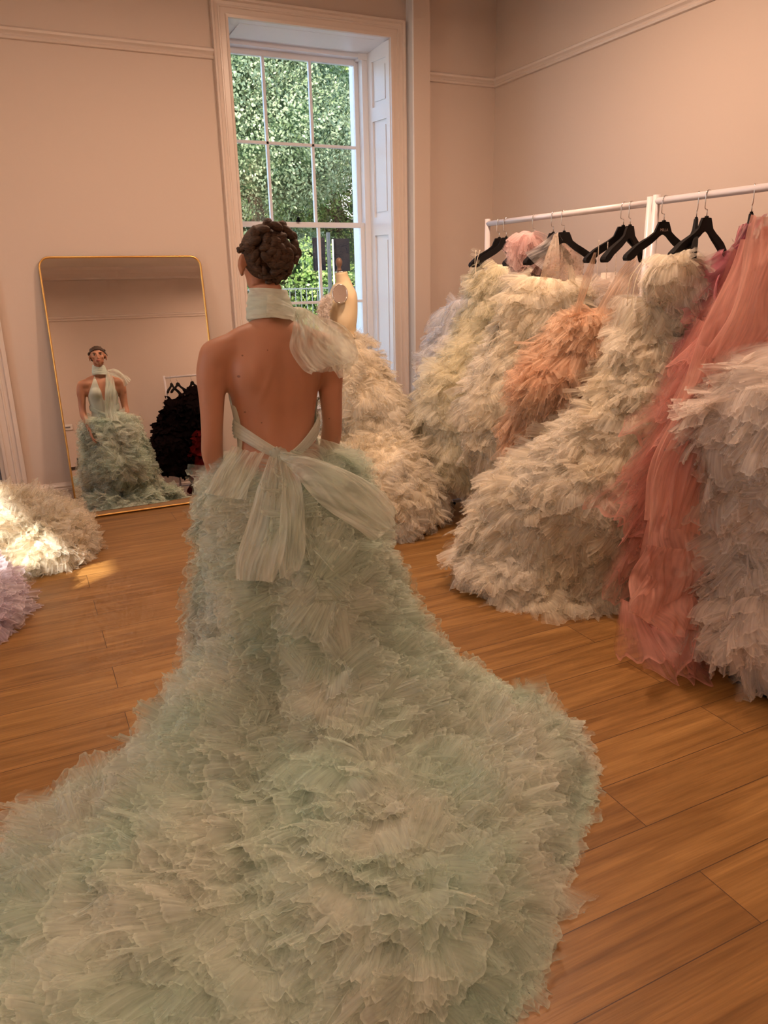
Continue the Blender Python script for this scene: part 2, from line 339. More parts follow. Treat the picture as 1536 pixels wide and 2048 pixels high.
# mouldings
RAILP = [(0, 0), (.018, .004), (.024, .016), (.014, .026), (.02, .034), (.034, .046), (.036, .06), (.018, .072), (0, .078)]
BASEP = [(0, 0), (.02, 0), (.02, .16), (.028, .168), (.028, .18), (.02, .188), (.024, .2), (.012, .215), (0, .225)]
CORP = [(0, 0), (.03, 0), (.035, .03), (.09, .08), (.13, .13), (.15, .17), (0, .17)]
def mould(name, prof, z, segs):
    bm = bmesh.new()
    for p0, p1, out in segs:
        out = Vector(out); p0 = Vector((*p0, z)); p1 = Vector((*p1, z)); n = len(prof)
        a = [bm.verts.new(p0+out*o+Vector((0, 0, u))) for o, u in prof]; b = [bm.verts.new(p1+out*o+Vector((0, 0, u))) for o, u in prof]
        for i in range(n): bm.faces.new((a[i], a[(i+1) % n], b[(i+1) % n], b[i]))
        bm.faces.new(a); bm.faces.new(b[::-1])
    return struct(bm_obj(name, bm, M['trim']))
B_, R0, L0, F0 = (0, -1, 0), (-1, 0, 0), (1, 0, 0), (0, 1, 0)
mould('trim_1', RAILP, 3.045, [((XL, D), (DX0-.13, D), B_), ((DX1+.14, D), (1.515, D), B_), ((3.16, D), (XR, D), B_)])
mould('trim_2', RAILP, 3.045, [((XR, D), (XR, YF), R0)])
mould('trim_3', RAILP, 3.045, [((XL, YF), (XR, YF), F0), ((XL, YF), (XL, D), L0)])
mould('trim_4', CORP, CE-.17, [((XL, YF), (XR, YF), F0), ((XL, YF), (XL, D), L0), ((XR, D), (XR, YF), R0), ((XL, D), (XR, D), B_)])
mould('baseboard_back', BASEP, 0, [((XL, D), (DX0-.13, D), B_), ((DX1+.14, D), (1.515, D), B_), ((3.16, D), (XR, D), B_)])
mould('baseboard_right', BASEP, 0, [((XR, D), (XR, YF), R0)])
mould('baseboard_front', BASEP, 0, [((XL, YF), (XR, YF), F0)])
mould('baseboard_left', BASEP, 0, [((XL, YF), (XL, D), L0)])
# casings: a stepped architrave profile mitred round three sides
def casing(name, x0, x1, z0, z1, w=.115, parent=None):
    prof = [(0, 0), (.0, .028), (.018, .03), (.02, .022), (.055, .022), (.06, .03), (.068, .03), (.072, .024), (.092, .026), (.1, .042), (w, .044), (w, 0)]   # across, out
    bm = bmesh.new(); n = len(prof)
    def ringv(x, z, sx, sz): return [bm.verts.new((x+sx*a, D-o, z+sz*a)) for a, o in prof]
    rs = [ringv(x0, z0, -1, 0), ringv(x0, z1, -1, 1), ringv(x1, z1, 1, 1), ringv(x1, z0, 1, 0)]
    for r, q in zip(rs, rs[1:]):
        for i in range(n): bm.faces.new((r[i], r[(i+1) % n], q[(i+1) % n], q[i]))
    bm.faces.new(rs[0]); bm.faces.new(rs[-1][::-1])
    return bm_obj(name, bm, M['trim'], parent)
win = struct(empty('window_1', ((WX0+WX1)/2, D, WZ0)))
casing('casing', WX0, WX1, 0.0, WZ1, parent=win)
# white panelled reveals and head lining
SY, SX0, SX1, SZ1 = 6.06, 1.60, 2.80, 3.27
def quadprism(bm, pts, y0, y1): pass
bm = bmesh.new()
def slab(bm, a, b, c, d, n, th):
    n = Vector(n)*th; v = [bm.verts.new(Vector(p)) for p in (a, b, c, d)] + [bm.verts.new(Vector(p)+n) for p in (a, b, c, d)]
    for f in ((0, 1, 2, 3), (7, 6, 5, 4), (0, 4, 5, 1), (1, 5, 6, 2), (2, 6, 7, 3), (3, 7, 4, 0)): bm.faces.new([v[i] for i in f])
xa, xb = WX1, SX1+.02
def shutter(bm, X0, X1, sgn):
    # face plane from (X0, D) to (X1, SY), raised frame and sunk panels
    def P(t, z, off=0):
        d = Vector((X1-X0, SY-D, 0)).normalized(); nrm = Vector((-d.y, d.x, 0))*sgn
        return Vector((X0+(X1-X0)*t, D+(SY-D)*t, z)) + nrm*off
    nrm = (P(0, 0, 1)-P(0, 0, 0))
    slab(bm, P(0, WZ0, -.01), P(1, WZ0, -.01), P(1, SZ1, -.01), P(0, SZ1, -.01), -nrm, .02)
    zs = [WZ0, WZ0+.1, 1.94, 2.07, 2.86, 2.93, 3.2, SZ1+.03]
    bars = [(WZ0, .72), (1.93, 2.07), (2.78, 2.88), (3.2, SZ1+.03)]
    for t0, t1 in ((0, .16), (.8, 1)): slab(bm, P(t0, WZ0, -.01), P(t1, WZ0, -.01), P(t1, SZ1+.03, -.01), P(t0, SZ1+.03, -.01), nrm, .014)
    for z0, z1 in bars: slab(bm, P(.16, z0, -.01), P(.8, z0, -.01), P(.8, z1, -.01), P(.16, z1, -.01), nrm, .014)
    for z0, z1 in zip([b[1] for b in bars[:-1]], [b[0] for b in bars[1:]]):
        slab(bm, P(.24, z0+.04, -.01), P(.72, z0+.04, -.01), P(.72, z1-.04, -.01), P(.24, z1-.04, -.01), nrm, .007)
shutter(bm, WX1, SX1+.02, 1); shutter(bm, WX0, SX0-.0, -1)
bm_obj('shutter_panelling', bm, M['white'], win)
bm = bmesh.new()
slab(bm, (WX0, D, WZ1), (WX1+.02, D, WZ1), (SX1+.12, SY, SZ1), (SX0, SY, SZ1), (0, 0, 1), .06)
slab(bm, (WX0+.1, D+.05, WZ1-.008), (WX1-.1, D+.05, WZ1-.008), (SX1-.1, SY-.05, SZ1-.006), (SX0+.1, SY-.05, SZ1-.006), (0, 0, 1), .02)
bm_obj('head_lining', bm, M['white'], win)
boxes('sill', [(WX0-.0, WX1, D-.02, SY+.12, WZ0-.04, WZ0)], M['white'], win, .004)
# sashes
sx0, sx1 = SX0+.0, SX1+.0
L = [(sx0-.05, sx0+.03, SY, SY+.14, WZ0, 3.32), (sx1-.03, sx1+.06, SY, SY+.14, WZ0, 3.32), (sx0-.05, sx1+.06, SY, SY+.14, 3.24, 3.34), (sx1-.06, sx1+.1, SY-.004, SY+.14, 3.225, 3.36)]
boxes('sash_box', L, M['white'], win, .003)
g0, g1 = 1.655, 2.735; pw = (g1-g0)/3; b1, b2 = 1.99, 2.365
def sash(name, y0, y1, z0, z1, zb, bottom, top):
    L = [(sx0+.03, g0, y0, y1, z0, z1), (g1, sx1-.03, y0, y1, z0, z1), (g0, g1, y0, y1, z1-top, z1), (g0, g1, y0, y1, z0, z0+bottom)]
    for b in (b1, b2): L.append((b-.011, b+.011, y0+.004, y1-.004, z0, z1))
    for z in zb: L.append((g0, g1, y0+.004, y1-.004, z-.011, z+.011))
    o = boxes(name, L, M['white'], win, .002)
    boxes('pane', [(g0, g1, (y0+y1)/2-.002, (y0+y1)/2+.002, z0+bottom, z1-top)], M['glass'], o)
    return o
sash('sash', SY+.075, SY+.115, 2.0, 3.245, [2.61], .035, .045)
lo = sash('sash', SY+.025, SY+.065, WZ0, 2.035, [1.41, .93], .07, .04)
bm = bmesh.new(); add_box(bm, 2.17, 2.2, SY+.0, SY+.03, 2.035, 2.05); sph(bm, (2.185, SY+.01, 2.06), (.012, .012, .012), 10, 8)
bm_obj('sash_lock', bm, M['dark_metal'], win)
# outside brick reveal of the opening, painted white at the right
boxes('outer_reveal', [(sx1+.0, sx1+.09, SY+.14, D+.62, WZ0, 3.3)], M['white'], win)
# door at the left
dr = struct(empty('door_1', (DX1, D, 0)))
casing('casing', DX0, DX1, 0, DZ1, .125, dr)
boxes('jamb', [(DX1-.03, DX1, D, D+.3, 0, DZ1), (DX0, DX0+.03, D, D+.3, 0, DZ1), (DX0, DX1, D, D+.3, DZ1-.03, DZ1)], M['trim'], dr)
bm = bmesh.new(); add_box(bm, DX0+.03, DX1-.03, D+.14, D+.18, 0.0, DZ1-.03)
for x0, x1 in ((DX0+.15, DX0+.52), (DX0+.64, DX1-.15)):
    for z0, z1 in ((.2, .95), (1.1, 2.2), (2.32, 3.15)): add_box(bm, x0, x1, D+.125, D+.15, z0, z1, .008)
bm_obj('door_leaf', bm, M['grey_door'], dr)
bm = bmesh.new(); sph(bm, (DX0+.1, D+.1, 1.05), (.03, .03, .03)); bm_obj('door_knob', bm, M['brass'], dr, True)
# left wall window, unseen, opening placed and sized to shape the sun patch
w2 = struct(empty('window_2', (XL, (LW0+LW1)/2, LZ0)))
L = [(XL-.16, XL-.08, LW0, LW0+.02, LZ0, LZ1), (XL-.16, XL-.08, LW1-.05, LW1, LZ0, LZ1), (XL-.16, XL-.08, LW0, LW1, LZ1-.03, LZ1), (XL-.16, XL-.08, LW0, LW1, LZ0, LZ0+.06),
     (XL-.14, XL-.1, LW0, LW1, 1.55, 1.6), (XL-.135, XL-.105, 2.64, 2.665, LZ0, LZ1), (XL-.135, XL-.105, 3.06, 3.085, LZ0, LZ1)]
boxes('window_frame', L, M['white'], w2); boxes('pane', [(XL-.123, XL-.119, LW0, LW1, LZ0, LZ1)], M['glass'], w2)
# pendant lamps
def pendant(i, x, y, w):
    t = empty('pendant_lamp', (x, y, CE), ['brass pendant lamp with opal disc nearest the mirror wall', 'brass pendant lamp with opal disc above the gown in the middle of the room',
        'brass pendant lamp with opal disc towards the left wall', 'added fill lamp shaped as a brass pendant, behind the camera, brightening the front wall', 'brass pendant lamp with opal disc in the corner above the mirrored rack'][i], 'lamp', 'pendant lamps under the ceiling')
    z = CE-.32
    bm = bmesh.new(); V, F = tube_np([(x, y, CE), (x, y, CE-.02)], .05, 20); add_np(bm, V, F); V, F = tube_np([(x, y, CE-.02), (x, y, z+.08)], .006, 8); add_np(bm, V, F); bm_obj('stem', bm, M['brass'], t)
    prof = [(.03, .09), (.06, .085), (.12, .06), (.165, .02), (.17, 0), (.16, .002), (.115, .05), (.03, .075)]; n = 32; V = []; F = []
    for r, h in prof:
        for j in range(n): V.append((x+r*math.cos(2*math.pi*j/n), y+r*math.sin(2*math.pi*j/n), z+h))
    for k in range(len(prof)-1):
        for j in range(n): F.append((k*n+j, k*n+(j+1) % n, (k+1)*n+(j+1) % n, (k+1)*n+j))
    mesh_np('shade', V, F, M['brass'], t)
    d = bpy.data.lights.new('lamp_light', 'AREA'); d.shape = 'DISK'; d.size = .3; d.energy = w; d.color = WARM
    l = bpy.data.objects.new('lamp_light', d); COL.objects.link(l); l.parent = t; l.location = (0, 0, z-.03-CE)
    bm = bmesh.new(); V, F = tube_np([(x, y, z+.0), (x, y, z+.012)], .15, 32); add_np(bm, V, F); bm_obj('diffuser', bm, M['opal'], t)
m = bpy.data.materials.new('lit opal glass'); m.use_nodes = True; b = m.node_tree.nodes['Principled BSDF']; b.inputs['Emission Color'].default_value = (*WARM, 1); b.inputs['Emission Strength'].default_value = 3; M['opal'] = m
for i, (x, y, w) in enumerate(LAMPS): pendant(i, x, y, w)

# ------------------------------------------------------------------ the mirror leaning on the wall
TH = .13; MX0, MX1, MY, ML = .215, 1.30, 5.5, 1.785
mir = empty('leaning_mirror', ((MX0+MX1)/2, MY, 0), 'tall gold-framed mirror with rounded corners leaning against the back wall', 'mirror')
def mpt(x, s, o): # along the mirror plane: s up, o towards the room
    return Vector((x, MY+s*math.sin(TH)-o*math.cos(TH), .006+s*math.cos(TH)+o*math.sin(TH)))
def round_rect(x0, x1, z0, z1, r, n=10):
    P = []
    for cx, cz, a in ((x1-r, z1-r, 0), (x0+r, z1-r, 90), (x0+r, z0+r, 180), (x1-r, z0+r, 270)):
        for k in range(n+1): t = R_(a+90*k/n); P.append((cx+r*math.cos(t), cz+r*math.sin(t)))
    return P
bm = bmesh.new(); rings = []
for ins, o in ((0, -.028), (0, .0), (.003, .004), (.009, .004), (.012, 0), (.012, -.028)):
    rings.append([bm.verts.new(mpt(x, s, o)) for x, s in round_rect(MX0+ins, MX1-ins, ins, ML-ins, .075-ins)])
n = len(rings[0])
for a, b in zip(rings, rings[1:]+rings[:1]):
    for j in range(n): bm.faces.new((a[j], a[(j+1) % n], b[(j+1) % n], b[j]))
bm_obj('frame', bm, M['gold'], mir, True)
bm = bmesh.new(); pp = round_rect(MX0+.011, MX1-.011, .011, ML-.011, .064)
f = [bm.verts.new(mpt(x, s, -.006)) for x, s in pp]; bk = [bm.verts.new(mpt(x, s, -.012)) for x, s in pp]
bm.faces.new(f); bm.faces.new(bk[::-1])
for j in range(n): bm.faces.new((f[j], bk[j], bk[(j+1) % n], f[(j+1) % n]))
bm_obj('glass', bm, M['mirror'], mir)
bm = bmesh.new(); f = [bm.verts.new(mpt(x, s, -.014)) for x, s in pp]; bk = [bm.verts.new(mpt(x, s, -.027)) for x, s in pp]
bm.faces.new(f); bm.faces.new(bk[::-1])
for j in range(n): bm.faces.new((f[j], bk[j], bk[(j+1) % n], f[(j+1) % n]))
bm_obj('backing', bm, M['dark_wood'], mir)

# ------------------------------------------------------------------ outside
struct(boxes('ground', [(-14, 22, D+.45, 40, -.6, -.35)], M['grass']))
def leaves(name, C, n, size, m, parent, rng, squash=.8):
    """C list of (centre, radius) lobes"""
    C_ = np.array([c for c, r in C]); Rr = np.array([r for c, r in C]); p = Rr**2/np.sum(Rr**2)
    i = rng.choice(len(C), n, p=p); d = rng.normal(size=(n, 3)); d /= np.linalg.norm(d, axis=1)[:, None]
    P = C_[i] + d*(Rr[i]*(.82+.3*rng.random(n)))[:, None]*np.array([1, 1, squash])*(1-.55*(rng.random(n)**3))[:, None]
    a = rng.normal(size=(n, 3)); a /= np.linalg.norm(a, axis=1)[:, None]; b = np.cross(a, d); b /= np.linalg.norm(b, axis=1)[:, None]+1e-9
    s = (size*(.6+.8*rng.random(n)))[:, None]; c = np.cross(a, b)
    V = np.stack([P-a*s*.5, P+b*s*.28+c*s*.08, P+a*s*.5, P-b*s*.28+c*s*.08], 1).reshape(-1, 3)
    F = np.arange(4*n).reshape(n, 4); return mesh_np(name, V, F, m, parent, False)
def tree(x, y, h, r, m, label, n, seed, size=.085, cat='tree', kind='broadleaf_tree'):
    rng = np.random.default_rng(seed); t = empty(kind, (x, y, -.35), label, cat, 'trees and shrubs outside the window')
    lob = []
    for k in range(16):
        a = rng.random()*6.28; q = r*.62*math.sqrt(rng.random()); z = h*(.12 + .86*rng.random())
        lob.append(((x+q*math.cos(a), y+q*math.sin(a)*.6, z), r*(.38+.25*rng.random())))
    bm = bmesh.new()
    P = smooth_path([(x, y, -.35), (x+.1, y, h*.3), (x-.1, y+.1, h*.6), (x, y, h*.9)]); V, F = tube_np(P, np.linspace(.16, .04, len(P)), 10); add_np(bm, V, F)
    for c, rr in lob[:9]:
        V, F = tube_np(smooth_path([(x, y, max(.2, c[2]-.9)), (x+(c[0]-x)*.5, y+(c[1]-y)*.5, c[2]-.4), c]), .03, 6); add_np(bm, V, F)
    bm_obj('trunk', bm, M['bark'], t, True)
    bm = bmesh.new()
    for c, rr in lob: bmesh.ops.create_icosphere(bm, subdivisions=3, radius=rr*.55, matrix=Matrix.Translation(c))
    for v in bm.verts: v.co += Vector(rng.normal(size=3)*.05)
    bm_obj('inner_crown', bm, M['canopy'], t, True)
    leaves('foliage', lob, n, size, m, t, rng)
tree(3.5, 11.6, 6.3, 1.9, M['leaf1'], 'silvery green tree filling the left window panes', 120000, 1, .048)
tree(5.6, 13.5, 6.6, 2.0, M['leaf2'], 'bright green tree behind the right window panes', 60000, 2, .058)
tree(7.9, 14.5, 6.5, 2.1, M['leaf3'], 'deep green tree farthest right beyond the window', 34000, 3, .075)
tree(4.4, 16, 7.6, 2.4, M['leaf3'], 'tall dark green tree behind the silvery tree', 34000, 4, .08)
tree(4.3, 10.2, 1.9, .95, M['leaf2'], 'low sunlit shrub behind the railing', 26000, 5, .05, 'shrub', 'garden_shrub')
tree(3.3, 10.4, 1.7, .9, M['leaf3'], 'low dark shrub at the left end of the railing', 14000, 6, .05, 'shrub', 'garden_shrub')
# railing
rl = empty('iron_railing', (3.6, 9.4, -.35), 'thin grey iron railing with upright bars in front of the shrubs', 'railing')
bm = bmesh.new()
for z in (.2, 1.48): add_box(bm, 2.6, 4.2, 9.39, 9.41, z-.008, z+.008)
x = 2.62
while x < 4.2: add_box(bm, x-.004, x+.004, 9.396, 9.404, -.35, 1.5); x += .075
bm_obj('bars', bm, M['rail_iron'], rl)
# sign on a post
sg = empty('street_sign', (3.62, 9, -.35), 'two black square sign panels on either side of a dark post outside', 'sign')
boxes('post', [(3.59, 3.63, 8.98, 9.02, -.35, 2.13)], M['iron'], sg, .004)
boxes('panel', [(3.40, 3.56, 8.985, 9.0, 1.69, 2.07)], M['dark_metal'], sg, .003)
boxes('panel', [(3.65, 3.88, 8.985, 9.0, 1.68, 2.06)], M['dark_metal'], sg, .003)
boxes('pale_pipe', [(3.645, 3.66, 8.96, 8.975, -.35, 2.05)], M['stone'], sg)
hs = empty('neighbour_house', (6.2, 22, -.35), 'pale house gable glimpsed between the leaves', 'house')
boxes('house_wall', [(5.5, 11, 22, 26, -.35, 6.2)], M['stone'], hs); 
bm = bmesh.new(); slab(bm, (5.2, 21.7, 6.2), (11.3, 21.7, 6.2), (11.3, 24, 7.6), (5.2, 24, 7.6), (0, 0, 1), .12); bm_obj('roof', bm, M['dark_wood'], hs)
# ------------------------------------------------------------------ fabric tools
def snoise(P, f, seed, oct=3):
    r = np.random.default_rng(seed); out = 0; a = 1; P = np.asarray(P)
    for o in range(oct):
        for _ in range(5):
            k = r.normal(size=P.shape[-1]); k *= f*(2**o)/np.linalg.norm(k)
            out = out + a*np.sin(P@k + r.random()*6.28)*.4
        a *= .5
    return out
class Surf:
    """closed tube surface through rings of M points each"""
    def __init__(s, rings, rows=64, lump=.02, lf=9, seed=1, floor=.008):
        K = np.array(rings, float); n = len(K); out = []
        d = np.linalg.norm(np.diff(K.mean(1), axis=0), axis=1) + np.abs(np.diff(np.linalg.norm(K-K.mean(1)[:, None], axis=2).mean(1)))
        Q = np.concatenate([[2*K[0]-K[1]], K, [2*K[-1]-K[-2]]]); per = np.maximum(2, np.round(rows*d/d.sum())).astype(int)
        for i in range(1, n):
            for t in np.arange(per[i-1])/per[i-1]:
                a, b, c, e = Q[i-1], Q[i], Q[i+1], Q[i+2]
                out.append(.5*((2*b)+(c-a)*t+(2*a-5*b+4*c-e)*t*t+(3*b-a-3*c+e)*t**3))
        out.append(K[-1]); G = np.array(out); s.G = G; s._norm()
        G = G + s.N*(lump*snoise(G, lf, seed))[..., None]; G[..., 2] = np.maximum(G[..., 2], floor); s.G = G; s._norm(); s.seed = seed
    def _norm(s):
        G = s.G; s.DU = np.roll(G, -1, 1)-np.roll(G, 1, 1); s.DV = np.gradient(G, axis=0)
        N = np.cross(s.DV, s.DU); s.N = N/(np.linalg.norm(N, axis=2)[..., None]+1e-12)
        c = G.mean(1)[:, None]; k = np.mean(np.sum(s.N*(G-c), axis=2))
        if k < 0: s.N = -s.N
    def mesh(s, name, mt, parent=None, inset=.0, mask=None):
        G = s.G - s.N*inset; R, Mn = G.shape[:2]; V = G.reshape(-1, 3); V = np.vstack([V, G[0].mean(0), G[-1].mean(0)])
        i, j = np.meshgrid(np.arange(R-1), np.arange(Mn), indexing='ij'); j2 = (j+1) % Mn
        F = np.stack([i*Mn+j, i*Mn+j2, (i+1)*Mn+j2, (i+1)*Mn+j], -1).reshape(-1, 4)
        if mask is not None: F = F[~mask(V[F].mean(1))]
        o = mesh_np(name, V, F, mt, parent)
        return o
    def sample(s, n, rng, wt=None):
        G = s.G; A = np.linalg.norm(np.cross(s.DV, s.DU), axis=2)
        R, Mn = A.shape
        if wt is not None:
            I, J = np.meshgrid(np.arange(R)/(R-1), np.arange(Mn)/Mn, indexing='ij'); A = A*wt(I, J, G)
        A[-1] = 0; p = A.ravel()/A.sum(); k = rng.choice(R*Mn, n, p=p); i, j = k//Mn, k % Mn; a, b = rng.random(n)[:, None], rng.random(n)[:, None]; j2 = (j+1) % Mn
        def bl(X): return (X[i, j]*(1-a)+X[i+1, j]*a)*(1-b)+(X[i, j2]*(1-a)+X[i+1, j2]*a)*b
        nz = lambda X: X/(np.linalg.norm(X, axis=1)[:, None]+1e-12)
        return bl(G), nz(bl(s.N)), nz(bl(s.DU)), nz(bl(s.DV)), (i+a[:, 0])/R, (j+b[:, 0])/Mn
def fans(P, N, G, L, Wd, lift, curl, rng, nu=44, nv=5, pitch=.014, amp=.006, spr=.5, bend=.8, floor=.004):
    n = len(P); f = lambda x: np.broadcast_to(np.asarray(x, float), (n,))[:, None, None]
    L, Wd, lift, curl, pitch, amp, spr = map(f, (L, Wd, lift, curl, pitch, amp, spr))
    N = N/np.linalg.norm(N, axis=1)[:, None]; G = G - N*np.sum(N*G, 1)[:, None]; G /= np.linalg.norm(G, axis=1)[:, None]+1e-9
    T = np.cross(N, G); u = np.linspace(-.5, .5, nu)[None, :, None]; v = np.linspace(0, 1, nv)[None, None, :]
    R = lambda a=0, b=1: rng.uniform(a, b, n)[:, None, None]
    len_ = L*(1 + .10*np.sin(6.28*(u*R(1, 3)+R())) + .05*np.sin(6.28*(u*R(5, 9)+R())))
    th = lift - curl*v + .25*np.sin(6.28*(u*R(.5, 1.5)+R()))*v
    dv = 1/(nv-1); al = np.concatenate([np.zeros_like(th[..., :1]), np.cumsum(np.cos(th[..., :-1])*dv, -1)], -1); up = np.concatenate([np.zeros_like(th[..., :1]), np.cumsum(np.sin(th[..., :-1])*dv, -1)], -1)
    k = Wd/pitch; ps = 6.28*(u*k + R()) + 1.3*np.sin(6.28*(u*R(1, 3)+R()))
    w1 = np.sin(ps); w2 = np.cos(ps+.6*v); lo = np.sin(6.28*(u*R(1.2, 2.6)+R()))
    env = (.25+.75*v)*amp; vv = v*np.ones_like(u)
    a_ = al*len_ - bend*(u**2)*Wd*(.4+.6*v)*1.0; up_ = up*len_; t_ = u*Wd*(1+spr*v)
    # twist of the attachment line
    tw = R(-.5, .5)*u*Wd
    dn = w1*env + lo*v*L*.13 + tw*.4; dt = w2*env*.7
    c, s_ = np.cos(th), np.sin(th)
    ga = a_ - s_*dn; na = up_ + c*dn
    X = P[:, None, None, :] + G[:, None, None, :]*ga[..., None] + N[:, None, None, :]*(na[..., None]-.004) + T[:, None, None, :]*((t_+dt)*np.ones_like(ga))[..., None]
    X[..., 2] = np.maximum(X[..., 2], floor + .003*rng.random(X.shape[:3]))
    V = X.reshape(-1, 3); i, j = np.meshgrid(np.arange(nu-1), np.arange(nv-1), indexing='ij')
    q = np.stack([i*nv+j, (i+1)*nv+j, (i+1)*nv+j+1, i*nv+j+1], -1).reshape(-1, 4)
    F = (q[None]+(np.arange(n)*nu*nv)[:, None, None]).reshape(-1, 4)
    off = rng.random((n, 1, 1, 2))*5
    UV = np.stack([np.broadcast_to(u*Wd, X.shape[:3]), np.broadcast_to(v*L, X.shape[:3])], -1)+off
    sp = np.stack([np.broadcast_to(u+.5, X.shape[:3]), np.broadcast_to(v+0*u, X.shape[:3])], -1).reshape(-1, 2)
    return V, F, (UV.reshape(-1, 2), sp)
def ell(cx, cy, z, a, b, rot=0, n=48, tilt=0):
    t = np.arange(n)*2*np.pi/n; x, y = a*np.cos(t), b*np.sin(t); c, s_ = math.cos(rot), math.sin(rot)
    return np.stack([cx+x*c-y*s_, cy+x*s_+y*c, z+tilt*np.sin(t)], -1)
def ringpx(y, xl, xr, Y, ratio, n=48):
    a, b = at(xl, y, Y), at(xr, y, Y); c = (a+b)/2; h = (b-a)/2; w = np.linalg.norm(h[:2])
    vd = np.array([c[0], c[1]]); vd /= np.linalg.norm(vd); side = np.array([vd[1], -vd[0]]); k = abs(h[:2]@side)
    t = np.arange(n)*2*np.pi/n
    p = c[None, :2] + np.cos(t)[:, None]*side*k + np.sin(t)[:, None]*vd*k*ratio
    return np.column_stack([p, np.full(n, max(c[2], .01))])
def poly_ring(pts, z, c, scale=1, n=48, inset=0):
    pts = np.array(pts, float); c = np.array(c, float); out = []
    for t in np.arange(n)*2*np.pi/n:
        d = np.array([math.cos(t), math.sin(t)]); best = .2
        for a, b in zip(pts, np.roll(pts, -1, 0)):
            e = b-a; den = d[0]*(-e[1])+d[1]*e[0]
            if abs(den) < 1e-9: continue
            q = a-c; r = (q[0]*(-e[1])+q[1]*e[0])/den; s_ = (d[0]*q[1]-d[1]*q[0])/den
            if r > 0 and -1e-6 <= s_ <= 1+1e-6: best = max(best, r) if best != .2 else r
        out.append(best)
    r = np.array(out); r = (np.roll(r, 1)+2*r+np.roll(r, -1))/4; r = (r-inset)*scale
    t = np.arange(n)*2*np.pi/n; return np.stack([c[0]+r*np.cos(t), c[1]+r*np.sin(t), np.full(n, float(z))], -1)
def ruffles(name, surf, parent, mt, n, L, Wd, rng, flow=None, wt=None, lift=(.35, 1.0), curl=(.2, 1.3), pitch=(.010, .018), amp=(.004, .009), nu=40, nv=5, spr=(.2, .9), noise=.5):
    P, N, DU, DV, s, t = surf.sample(n, rng, wt); a = rng.normal(size=n)*noise
    G = DV*np.cos(a)[:, None]+DU*np.sin(a)[:, None] if flow is None else flow(P, N, DU, DV, s, t, a)
    U = lambda r: rng.uniform(r[0], r[1], n)
    V, F, UV = fans(P, N, G, U(L), U(Wd), U(lift), U(curl), rng, nu, nv, U(pitch), U(amp), U(spr))
    return mesh_np(name, V, F, mt, parent, True, *UV)
def drape(name, A, B, mt, parent, nu=50, nv=24, pleats=9, amp=.012, seed=1, lowamp=.02, taper=True, thick=0):
    """pleated sheet between two 3-D edge curves A and B"""
    A = smooth_path(A, 10); B = smooth_path(B, 10)
    def rs(P, k):
        d = np.r_[0, np.cumsum(np.linalg.norm(np.diff(P, axis=0), axis=1))]; q = np.linspace(0, d[-1], k)
        return np.stack([np.interp(q, d, P[:, c]) for c in range(3)], -1)
    A, B = rs(A, nv), rs(B, nv); r = np.random.default_rng(seed)
    u = np.linspace(0, 1, nu)[None, :, None]; X = A[:, None]*(1-u)+B[:, None]*u
    dv = np.gradient(X, axis=0); du = np.gradient(X, axis=1); N = np.cross(du, dv); N /= np.linalg.norm(N, axis=2)[..., None]+1e-9
    wid = np.linalg.norm(B-A, axis=1); s = np.linspace(0, 1, nv)[:, None]; uu = u[..., 0]
    ph = 6.28*(uu*pleats) + 1.5*np.sin(3*s+r.random()*6)+.8*np.sin(uu*9+s*4+r.random()*6)
    amp_ = amp*np.minimum(1, wid[:, None]/.08)
    h = amp_*(.55*np.sin(ph)*(.5+.5*np.sin(uu*13+s*2+r.random()*6)) + .6*np.sin(6.28*uu*pleats*.43+2*s+r.random()*6)) + lowamp*np.sin(uu*5+s*5+r.random()*6)*np.sin(np.pi*s)*np.minimum(1, wid[:, None]/.1) + lowamp*1.2*np.sin(np.pi*uu)*np.minimum(1, wid[:, None]/.1)
    X = X + N*h[..., None]; X[..., 2] = np.maximum(X[..., 2], .006)
    i, j = np.meshgrid(np.arange(nv-1), np.arange(nu-1), indexing='ij'); F = np.stack([i*nu+j, i*nu+j+1, (i+1)*nu+j+1, (i+1)*nu+j], -1).reshape(-1, 4)
    UV = np.stack([np.broadcast_to(uu*wid[:, None], X.shape[:2]), np.broadcast_to(s*.5, X.shape[:2])], -1).reshape(-1, 2)
    sp = np.stack(np.broadcast_arrays(.5+0*uu, .35+0*uu+0*s), -1).reshape(-1, 2)
    return mesh_np(name, X.reshape(-1, 3), F, mt, parent, True, UV, sp)

MINT, MINT2 = (.70, .82, .70), (.84, .87, .76)
M['mint'] = tulle('mint tulle', MINT, .36, col2=MINT2, soft=.35); M['mint_in'] = cloth('mint lining', (.66, .78, .66), .0)
M['mint_soft'] = tulle('smooth mint tulle', (.80, .86, .76), .36, 60, (.86, .89, .80))
M['cream'] = tulle('cream tulle', (.94, .85, .68), .42, col2=(.95, .89, .78), soft=1); M['cream_in'] = cloth('cream lining', (.92, .82, .65), .0, .05)
M['ivory'] = tulle('ivory tulle', (.94, .87, .66), .42, col2=(.95, .9, .76), soft=1); M['ivory_in'] = cloth('ivory lining', (.91, .83, .62), .0, .05)
M['snow'] = tulle('white tulle', (.92, .9, .88), .4, col2=(.95, .92, .9), soft=1); M['snow_in'] = cloth('white lining', (.8, .77, .76))
M['blush'] = tulle('blush cream tulle', (.94, .83, .75), .42, col2=(.95, .87, .80), soft=.8); M['blush_in'] = cloth('blush lining', (.9, .79, .7), 0, .05)
M['peach'] = tulle('peach tulle', (.90, .62, .44), .45, col2=(.93, .72, .54), soft=1); M['peach_in'] = cloth('peach lining', (.84, .54, .36), 0)
